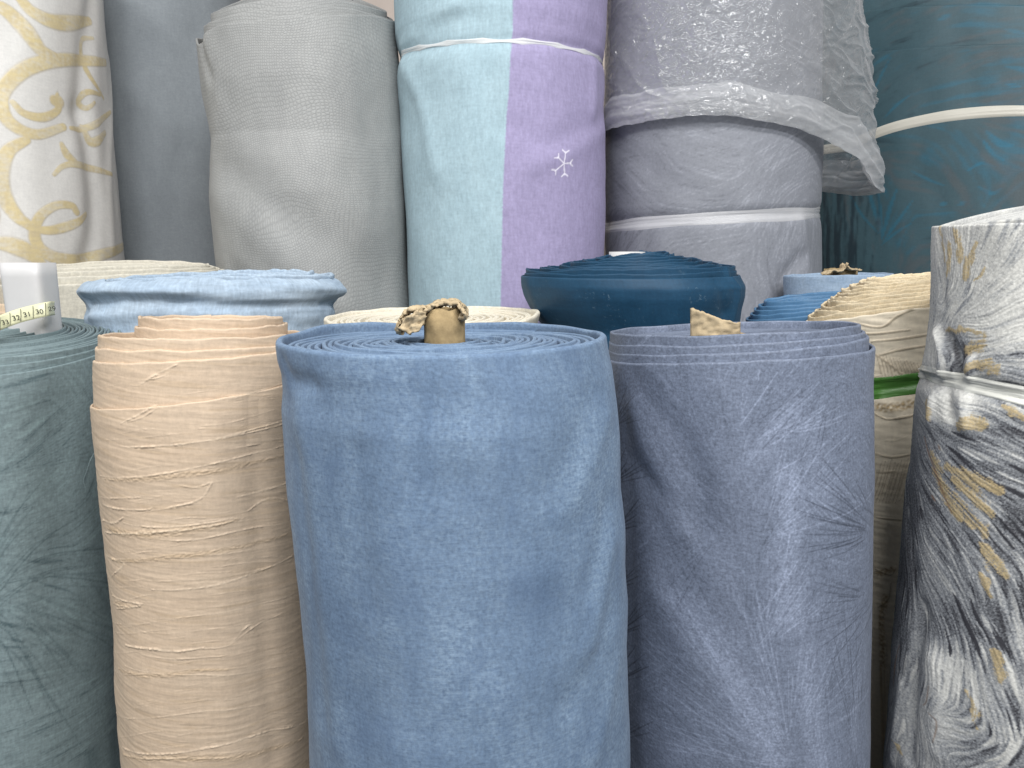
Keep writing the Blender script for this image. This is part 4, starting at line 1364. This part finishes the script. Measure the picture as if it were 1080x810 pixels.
def pat(u, v):
    a = cv.sample(u, v, l1) * 0.45 + cv.sample(u, v, l2) * 0.3
    sp = perlin(u * 420, v * 420, 6)
    gl = glow.sample(u, v) * (0.6 + 0.9 * np.clip(sp + 0.2, 0, 1))
    return pack(u, np.clip(sm(0.1, 1.8, a) * 0.55 + gl * 0.6 + lt.sample(u, v) * 0.72, 0, 1), np.clip(sm(0.1, 1.8, -a) * 0.5 + dk.sample(u, v) * 1.0, 0, 1))


M_SLATE = fabric('slate_jacquard', lin(110, 119, 137), lin(117, 126, 145), (lin(152, 162, 184), lin(54, 60, 74)), weave=(400, 150), weave_amt=0.22, mottle_amt=0.5, sheen=0.25, grain=0.2, gs=430, rough=0.6, spec=0.35, bump=0.5)
cr = creases(R, 0.88, 1.45, [([(670, 400), (700, 440), (730, 490), (740, 560)], 16, -3), ([(665, 430), (690, 490), (720, 560)], 14, 2.5), ([(672, 490), (700, 520), (720, 545)], 12, -2), ([(760, 420), (770, 520)], 22, 3),
                            ([(660, 420), (664, 600), (668, 800)], 12, -2), ([(690, 620), (730, 700)], 18, 2)])
ds = disp_of(cvd(cr), smooth_noise(0.002, 8, 5, 101))
ztp = R.ztop(640, 923, (379, 384, 367, 352))
wrap('outer_wrap', R, ztp, 0.90, FLOOR, 480, 600, M_SLATE, T, ds, pat, thick=0.0035, edge=lambda th: 0.0012 * perlin(th * 3, th * 0, 3))
for k, (xl, xr, ys) in enumerate([(640.5, 918, (370, 375, 356, 348)), (641, 914, (362, 366, 351, 345)), (642, 909, (352, 355.5, 344, 341))]):
    R2 = Roll(0.78, [(340, xl, xr), (440, xl + 1, xr)], like=R)
    wrap('fabric_layer', R2, R2.ztop(xl, xr, ys), 1.26, 1.24, 300, 70, M_SLATE, T, ds, pat, thick=0.0035, fac=0.988, below=0.02, edge=lambda th: 0.0012 * perlin(th * 2.3 + k, th * 0 + k, 13))
spiral('wound_layers', R2, R2.ztop(xl, xr, ys), M_SLATE, T, 0.95, 0.03, 0.0048, 0.0036, drop=0.007, seed=41)
c = np.array(R2.base())
co = tube('cardboard_core', c[0] - 0.008, c[1] - 0.01, 0.026, 1.2, CAM_Z + 0.76 * azel(755, 357)[1], M_CARD, T, rag=0.003, seed=9)


def torn_plate(name, poly, Yd, mat, parent, seed=1, amp=0.0015, thick=0.002, bend=0.02):
    """A torn flap of board whose outline is given in the picture, standing upright at depth Yd with a bend."""
    P = []
    poly = np.array(poly, float)
    n = 26
    xs = np.linspace(poly[:, 0].min(), poly[:, 0].max(), n)
    up_ = [p for p in poly if p[2] > 0]
    lo_ = [p for p in poly if p[2] <= 0]
    up_.sort(key=lambda p: p[0])
    lo_.sort(key=lambda p: p[0])
    rows = []
    for f in np.linspace(0, 1, 12):
        row = []
        for i, x in enumerate(xs):
            yu = np.interp(x, [p[0] for p in up_], [p[1] for p in up_])
            yl = np.interp(x, [p[0] for p in lo_], [p[1] for p in lo_])
            yu += 1.0 * float(perlin(x * 0.35, seed, seed))
            y = yl + (yu - yl) * f
            t = i / (n - 1) * 2 - 1
            Y2 = Yd + bend * t * t + amp * 2 * float(fbm(x * 0.12, y * 0.16, seed, 3))
            d_ = ray(x, y)
            row.append(np.array([0, 0, CAM_Z]) + d_ * (Y2 / d_[1]))
        rows.append(row)
    o = grid_object(name, np.array(rows), mat, parent)
    md = o.modifiers.new('board', 'SOLIDIFY')
    md.thickness = thick
    return o


torn_plate('torn_flap', [(729, 325, 1), (742, 329, 1), (760, 336, 1), (776, 341, 1), (781, 340, 1), (728, 356, 0), (755, 357, 0), (781, 356, 0)], c[1] - 0.034, M_CARD_L, co, 4, 0.0012, 0.0025, 0.012)

# --- large blue chenille roll in the centre
R = Roll(0.67, [(355, 290, 640), (364, 290, 641), (378, 292, 643), (392, 297, 646), (410, 299, 648), (430, 298, 650), (470, 302, 652), (520, 305, 653), (560, 309, 657), (600, 312, 658), (640, 316, 661), (690, 320, 660),
               (740, 323, 662), (810, 328, 664)])
T = thing('fabric_roll', 'large mid blue chenille roll in front centre with a torn cardboard core', 'fabric roll', R.base(), 'front row of rolls')


def chenille(N, c, w):
    # brushed pale nap in cloudy vertical drifts, broken up by the weave
    cl = N.ramp(N.uvnoise(26, 9, 5, 0.65, 0.5, 2.2), 0.36, 0.72)
    sp = N.ramp(N.uvnoise(300, 260, 3, 0.65, 0.0, 6.0), 0.40, 0.68)
    hz = N.ramp(N.uvnoise(120, 900, 2, 0.6, 0.0, 8.0), 0.4, 0.65)
    f = N.math('MULTIPLY', cl, N.math('ADD', N.math('MULTIPLY', sp, 0.55), N.math('MULTIPLY', hz, 0.3)))
    c2 = N.mix(N.math('MULTIPLY', f, 0.95, True), c, lin(158, 180, 202))
    dk_ = N.ramp(N.uvnoise(20, 13, 4, 0.6, 0.6, 12.0), 0.5, 0.75)
    c2 = N.mix(N.math('MULTIPLY', dk_, 0.4), c2, lin(82, 104, 136))
    return c2, w


M_BLUE = fabric('blue_chenille', lin(101, 122, 148), lin(113, 134, 160), weave=(420, 160), weave_amt=0.17, gs=420, mottle=(10, 6), mottle_amt=0.6, sheen=0.3, grain=0.14, rough=0.8, extra=chenille, bump=0.3)
cr = creases(R, 0.86, 1.45, [([(318, 430), (332, 520), (342, 640), (352, 780)], 18, 2.5), ([(316, 480), (328, 600), (340, 760)], 12, -1.5), ([(625, 420), (600, 480), (570, 520)], 18, -2), ([(640, 440), (620, 500), (600, 540)], 15, 2),
                            ([(640, 530), (630, 580), (620, 620)], 14, -2), ([(645, 570), (636, 610), (622, 680)], 13, 2), ([(640, 650), (625, 700), (600, 740)], 16, -2), ([(646, 710), (636, 760), (625, 800)], 14, 2),
                            ([(300, 385), (310, 400), (330, 405)], 10, -3), ([(480, 520), (500, 640), (520, 700)], 30, -3), ([(400, 420), (420, 600), (430, 780)], 40, 3), ([(560, 430), (560, 600)], 30, 3),
                            ([(380, 480), (390, 640)], 16, -2)])
ztp = R.ztop(290, 641, (363, 379, 357, 346.5))
eg = lambda th: 0.004 * np.exp(-((th + 2.2) / 0.45) ** 2) + 0.0015 * perlin(th * 3, th * 0, 4) * (np.abs(th) > 1.2) + 0.004 * np.exp(-((np.abs(th) - 2.7) / 0.5) ** 2)
wrap('outer_wrap', R, ztp, 0.88, FLOOR, 340, 420, M_BLUE, T, disp_of(cvd(cr), smooth_noise(0.0025, 7, 5, 111)), thick=0.006, edge=eg)
spiral('wound_layers', R, ztp, M_BLUE, T, 0.955, 0.0205, 0.0049, 0.0042, drop=0.002, hvar=0.0028, wob=0.55, seed=57)
c = np.array(R.base())
Yk = c[1]
px_ = np.array([0, 0, CAM_Z]) + ray(469, 352) * (Yk / ray(469, 352)[1])
co = tube('cardboard_core', px_[0], Yk, 0.0185, 1.25, CAM_Z + 0.67 * azel(469, 325)[1], M_CARD, T, rag=0.002, seed=2, wall=0.002)
torn_sheet('torn_flap', [(489, 336), (486, 325), (476, 320), (462, 323), (450, 327), (440, 327), (431, 330), (425, 340), (423, 350)], Yk - 0.004, 0.030, M_CARD_L, co, 6, 0.0032, 0.003, 0.3, 90, 22)
torn_plate('torn_flap', [(421, 346, 1), (428, 334, 1), (440, 329, 1), (449, 331, 1), (421, 347, 0), (430, 352, 0), (442, 350, 0), (449, 336, 0)], Yk - 0.026, M_CARD_L, co, 9, 0.002, 0.0025, 0.004)

# --- marbled feather roll at the right edge
R = Roll(0.72, [(215, 985, 1300), (237, 985, 1300), (300, 982, 1298), (340, 979, 1297), (375, 975, 1294), (395, 971, 1291), (408, 969, 1290), (422, 965, 1292), (450, 962, 1293), (500, 958, 1292), (560, 951, 1290), (620, 947, 1288), (700, 940, 1282), (810, 930, 1276)])
T = thing('fabric_roll', 'tall grey white and gold marbled feather roll with white tie at the right edge', 'fabric roll', R.base(), 'front row of rolls')
cv = Canvas(R, 0.86, 1.55, 0.0009, 1.7)
G = [(1000, 260, .1, 1), (1015, 280, -.05, 1), (1030, 280, -.35, 1), (1050, 300, 1, -1), (1060, 350, 1, -.5), (1075, 340, 1, -.3), (1000, 330, .6, -1), (988, 300, 0, 1), (1005, 365, .3, 1), (1012, 390, -.6, 1), (1035, 352, 1, .1), (1040, 390, 1, -.15),
     (1075, 390, 1, .2), (1060, 440, 1, .5), (1000, 440, .8, .5), (1000, 462, 1, .45), (1060, 500, 1, .5), (1030, 500, 1, .6), (1020, 540, 1, .9), (1050, 580, .6, 1), (1075, 540, .9, 1), (980, 480, .5, 1), (968, 560, .15, 1), (985, 580, .6, 1),
     (1000, 620, .6, 1), (1030, 640, .45, 1), (1060, 650, .3, 1), (950, 640, -.1, 1), (985, 700, .05, 1), (1010, 690, .3, 1), (1040, 700, .35, 1), (1000, 770, 1, .3), (970, 770, .2, 1), (1030, 790, 1, -.4), (1060, 770, .3, 1),
     (940, 760, -.25, 1), (975, 740, -.4, 1), (1075, 600, .6, 1), (1075, 720, .3, 1), (1075, 790, -.4, 1)]
ang = cv.field(G, 3.0) + 0.3 * perlin(cv.U * 26, cv.V * 26, 71) + 0.12 * perlin(cv.U * 70, cv.V * 70, 72)
l1 = cv.lic(ang, 26, 44, 1)
l2 = cv.lic(ang, 30, 45, 4)
LV = [(1000, 250, .82), (1050, 290, .82), (1072, 260, .76), (1070, 340, .88), (990, 320, .68), (1015, 320, .7), (1030, 335, .78), (1007, 372, .38), (985, 370, .85), (1050, 372, .74), (1075, 392, .5), (1040, 400, .6), (1000, 435, .9), (1015, 430, .82),
      (1055, 440, .42), (1075, 455, .38), (990, 462, .45), (972, 450, .6), (1020, 470, .35), (1050, 480, .33), (1070, 520, .36), (975, 490, .42), (962, 540, .28), (955, 600, .26), (985, 530, .34), (1000, 520, .5), (1040, 540, .45), (1065, 565, .3), (1045, 578, .32),
      (975, 560, .42), (982, 590, .55), (990, 610, .55), (1000, 580, .34), (1015, 620, .3), (1030, 600, .5), (1050, 640, .3), (1075, 640, .4), (1052, 675, .26), (950, 660, .3), (965, 650, .38), (985, 660, .36), (975, 690, .58), (1000, 700, .78), (1015, 720, .8), (1035, 690, .35),
      (1060, 720, .6), (1045, 740, .62), (1075, 750, .45), (960, 730, .62), (975, 760, .68), (1000, 770, .72), (1030, 770, .62), (1055, 790, .6), (945, 700, .4), (940, 780, .45), (1010, 795, .5), (1075, 800, .42), (955, 790, .6)]
lev = cv.idw([(a, b) for a, b, _ in LV], [v for *_, v in LV], 4.0)[..., 0]
r_ = random.Random(77)


def trace(cvs, px, py, n, step):
    u, v = cvs.R.uv(px, py)
    out, d0 = [], None
    for _ in range(n):
        i = int(np.clip((u - cvs.u0) / cvs.res, 0, cvs.w - 1))
        j = int(np.clip((v - cvs.v0) / cvs.res, 0, cvs.h - 1))
        a = ang[j, i]
        d = (math.cos(a), math.sin(a))
        if d0 and d[0] * d0[0] + d[1] * d0[1] < 0:
            d = (-d[0], -d[1])
        d0 = d
        out.append((u, v))
        u, v = u + d[0] * step, v + d[1] * step
    return out


for k in range(1300):
    px, py = r_.uniform(925, 1085), r_.uniform(235, 815)
    L = trace(cv, px, py, 7, r_.uniform(2.5, 7.5) * R.mpp)
    m0 = cv.a
    cv.a = np.zeros_like(m0)
    cv.stroke_uv(L, r_.uniform(1.8, 6.5) * R.mpp, 1.0, soft=0.5, taper=0.8)
    i = int(np.clip((L[3][0] - cv.u0) / cv.res, 0, cv.w - 1))
    j = int(np.clip((L[3][1] - cv.v0) / cv.res, 0, cv.h - 1))
    base_l = lev[j, i]
    spread = 0.52 - 0.40 * base_l
    tone = base_l + r_.choice((-1, 1)) * r_.uniform(0.3, 1.0) * spread
    lev = lev * (1 - 0.8 * cv.a) + tone * 0.8 * cv.a
    cv.a = m0
gold, brn = Canvas(R, 0.86, 1.55, 0.0007, 1.7), Canvas(R, 0.86, 1.55, 0.0007, 1.7)
for pts, w in [([(991, 242), (995, 260), (997, 276)], 5), ([(1003, 258), (1002, 275), (1000, 293)], 5), ([(1009, 243), (1013, 260), (1013, 276)], 6), ([(1028, 258), (1022, 275), (1016, 292)], 6), ([(1040, 282), (1028, 297)], 2),
               ([(998, 348), (1020, 348), (1036, 351)], 4), ([(1022, 368), (1034, 364), (1040, 356)], 11), ([(1012, 392), (1035, 386), (1056, 385)], 6), ([(1044, 394), (1056, 388)], 6), ([(978, 424), (984, 440)], 9),
               ([(1013, 450), (1026, 444), (1040, 450)], 8), ([(1060, 428), (1080, 440)], 5), ([(983, 478), (995, 510), (1012, 545)], 10), ([(1000, 492), (1030, 505), (1056, 517)], 9), ([(1008, 505), (1030, 525), (1046, 540)], 10),
               ([(1006, 518), (1025, 545), (1040, 562)], 9), ([(1035, 575), (1046, 592), (1056, 606)], 9), ([(1034, 604), (1042, 626)], 5), ([(1049, 688), (1052, 705), (1053, 716)], 6), ([(1018, 729), (1027, 745), (1028, 766)], 4),
               ([(946, 780), (952, 795)], 4)]:
    gold.stroke(pts, w * 3.4, 1.0, soft=1.0, taper=0.45)
for pts, w in [([(981, 722), (978, 738), (973, 743)], 3), ([(980, 750), (989, 760), (985, 782)], 2.5), ([(950, 680), (946, 700), (943, 722)], 4), ([(975, 460), (988, 500), (1004, 540)], 5), ([(990, 470), (992, 474)], 5), ([(982, 522), (986, 528)], 5)]:
    brn.stroke(pts, w, 1.0, soft=0.7, taper=0.5)


def pat(u, v):
    a, b = cv.sample(u, v, l1), cv.sample(u, v, l2)
    L = cv.sample(u, v, lev)
    sp = perlin(u * 560, v * 560, 8) + 0.8 * perlin(u * 900, v * 900, 9)
    x = 0.11 + 0.87 * L + (0.018 * a + 0.02 * b) * (1.2 - 0.85 * L) + 0.13 * sp * sm(0.95, 0.3, L) + 0.05 * sp
    wu, wv = 0.003 * perlin(u * 110, v * 110, 14), 0.003 * perlin(u * 110, v * 110, 15)
    gd = gold.sample(u + wu, v + wv)
    gd = sm(0.42, 0.85, gd + (0.16 * b + 0.2 * a + 0.2 * sp) * sm(0.05, 0.4, gd)) * (0.8 + 0.25 * sp)
    return pack(u, sm(0.16, 0.60, x), sm(0.48, 0.92, x), gd, brn.sample(u, v) * 0.7)


M_MAR = fabric('marbled_jacquard', lin(58, 58, 63), lin(66, 66, 71), (lin(142, 145, 149), lin(212, 211, 205), lin(184, 164, 122), lin(128, 98, 76)), weave=(450, 300), weave_amt=0.2, gs=450, mottle_amt=0.5, sheen=0.15, grain=0.1, rough=0.6, spec=0.4, bump=0.5)
cr = creases(R, 0.86, 1.55, [([(970, 398), (1010, 403), (1090, 418)], 8, -8), ([(992, 395), (996, 375), (990, 350)], 5, 7), ([(1008, 396), (1010, 375), (1000, 355)], 5, -8), ([(1022, 398), (1024, 380)], 5, 5), ([(984, 420), (982, 445)], 6, 5),
                            ([(998, 415), (1004, 440)], 5, -5), ([(1016, 420), (1020, 450)], 7, 5), ([(958, 470), (964, 600)], 9, -4), ([(972, 640), (962, 720), (958, 800)], 8, -6), ([(985, 700), (985, 790)], 12, 4), ([(952, 720), (942, 800)], 6, 4),
                            ([(992, 240), (995, 320)], 6, -3), ([(1060, 250), (1050, 380)], 24, 3)], 0.0014)
dmb = disp_of(cvd(cr), smooth_noise(0.003, 8, 5, 121), lambda u, v, t: 0.00025 * cv.sample(u, v, l1) + 0.0004 * gold.sample(u, v))
ztp = R.ztop(985, 1300, (240, 236, 236, 236))
wrap('outer_wrap', R, ztp, 0.88, FLOOR, 520, 780, M_MAR, T, dmb, pat, thick=0.004, half=1.7)
R2 = Roll(0.73, [(215, 990, 1292), (300, 990, 1292)], 0.96, like=R)
wrap('fabric_layer', R2, R2.ztop(990, 1292, (240, 226, 212, 212)), 1.42, 1.40, 160, 40, M_MAR, T, smooth_noise(0.003, 8, 5, 121), pat, thick=0.004)
spiral('wound_layers', R2, R2.ztop(990, 1292, (240, 226, 212, 212)), M_MAR, T, 0.95, 0.03, 0.006, 0.004, drop=0.003, pat=(1, 0.6, 0, 0))
band('tie_band', R, [(972, 393), (1020, 405), (1090, 420)], 17, ribbon_mat('white_film', lin(226, 226, 218), 0.12, 0.3), T, 0.0025, 0.0025, 27, dmb)
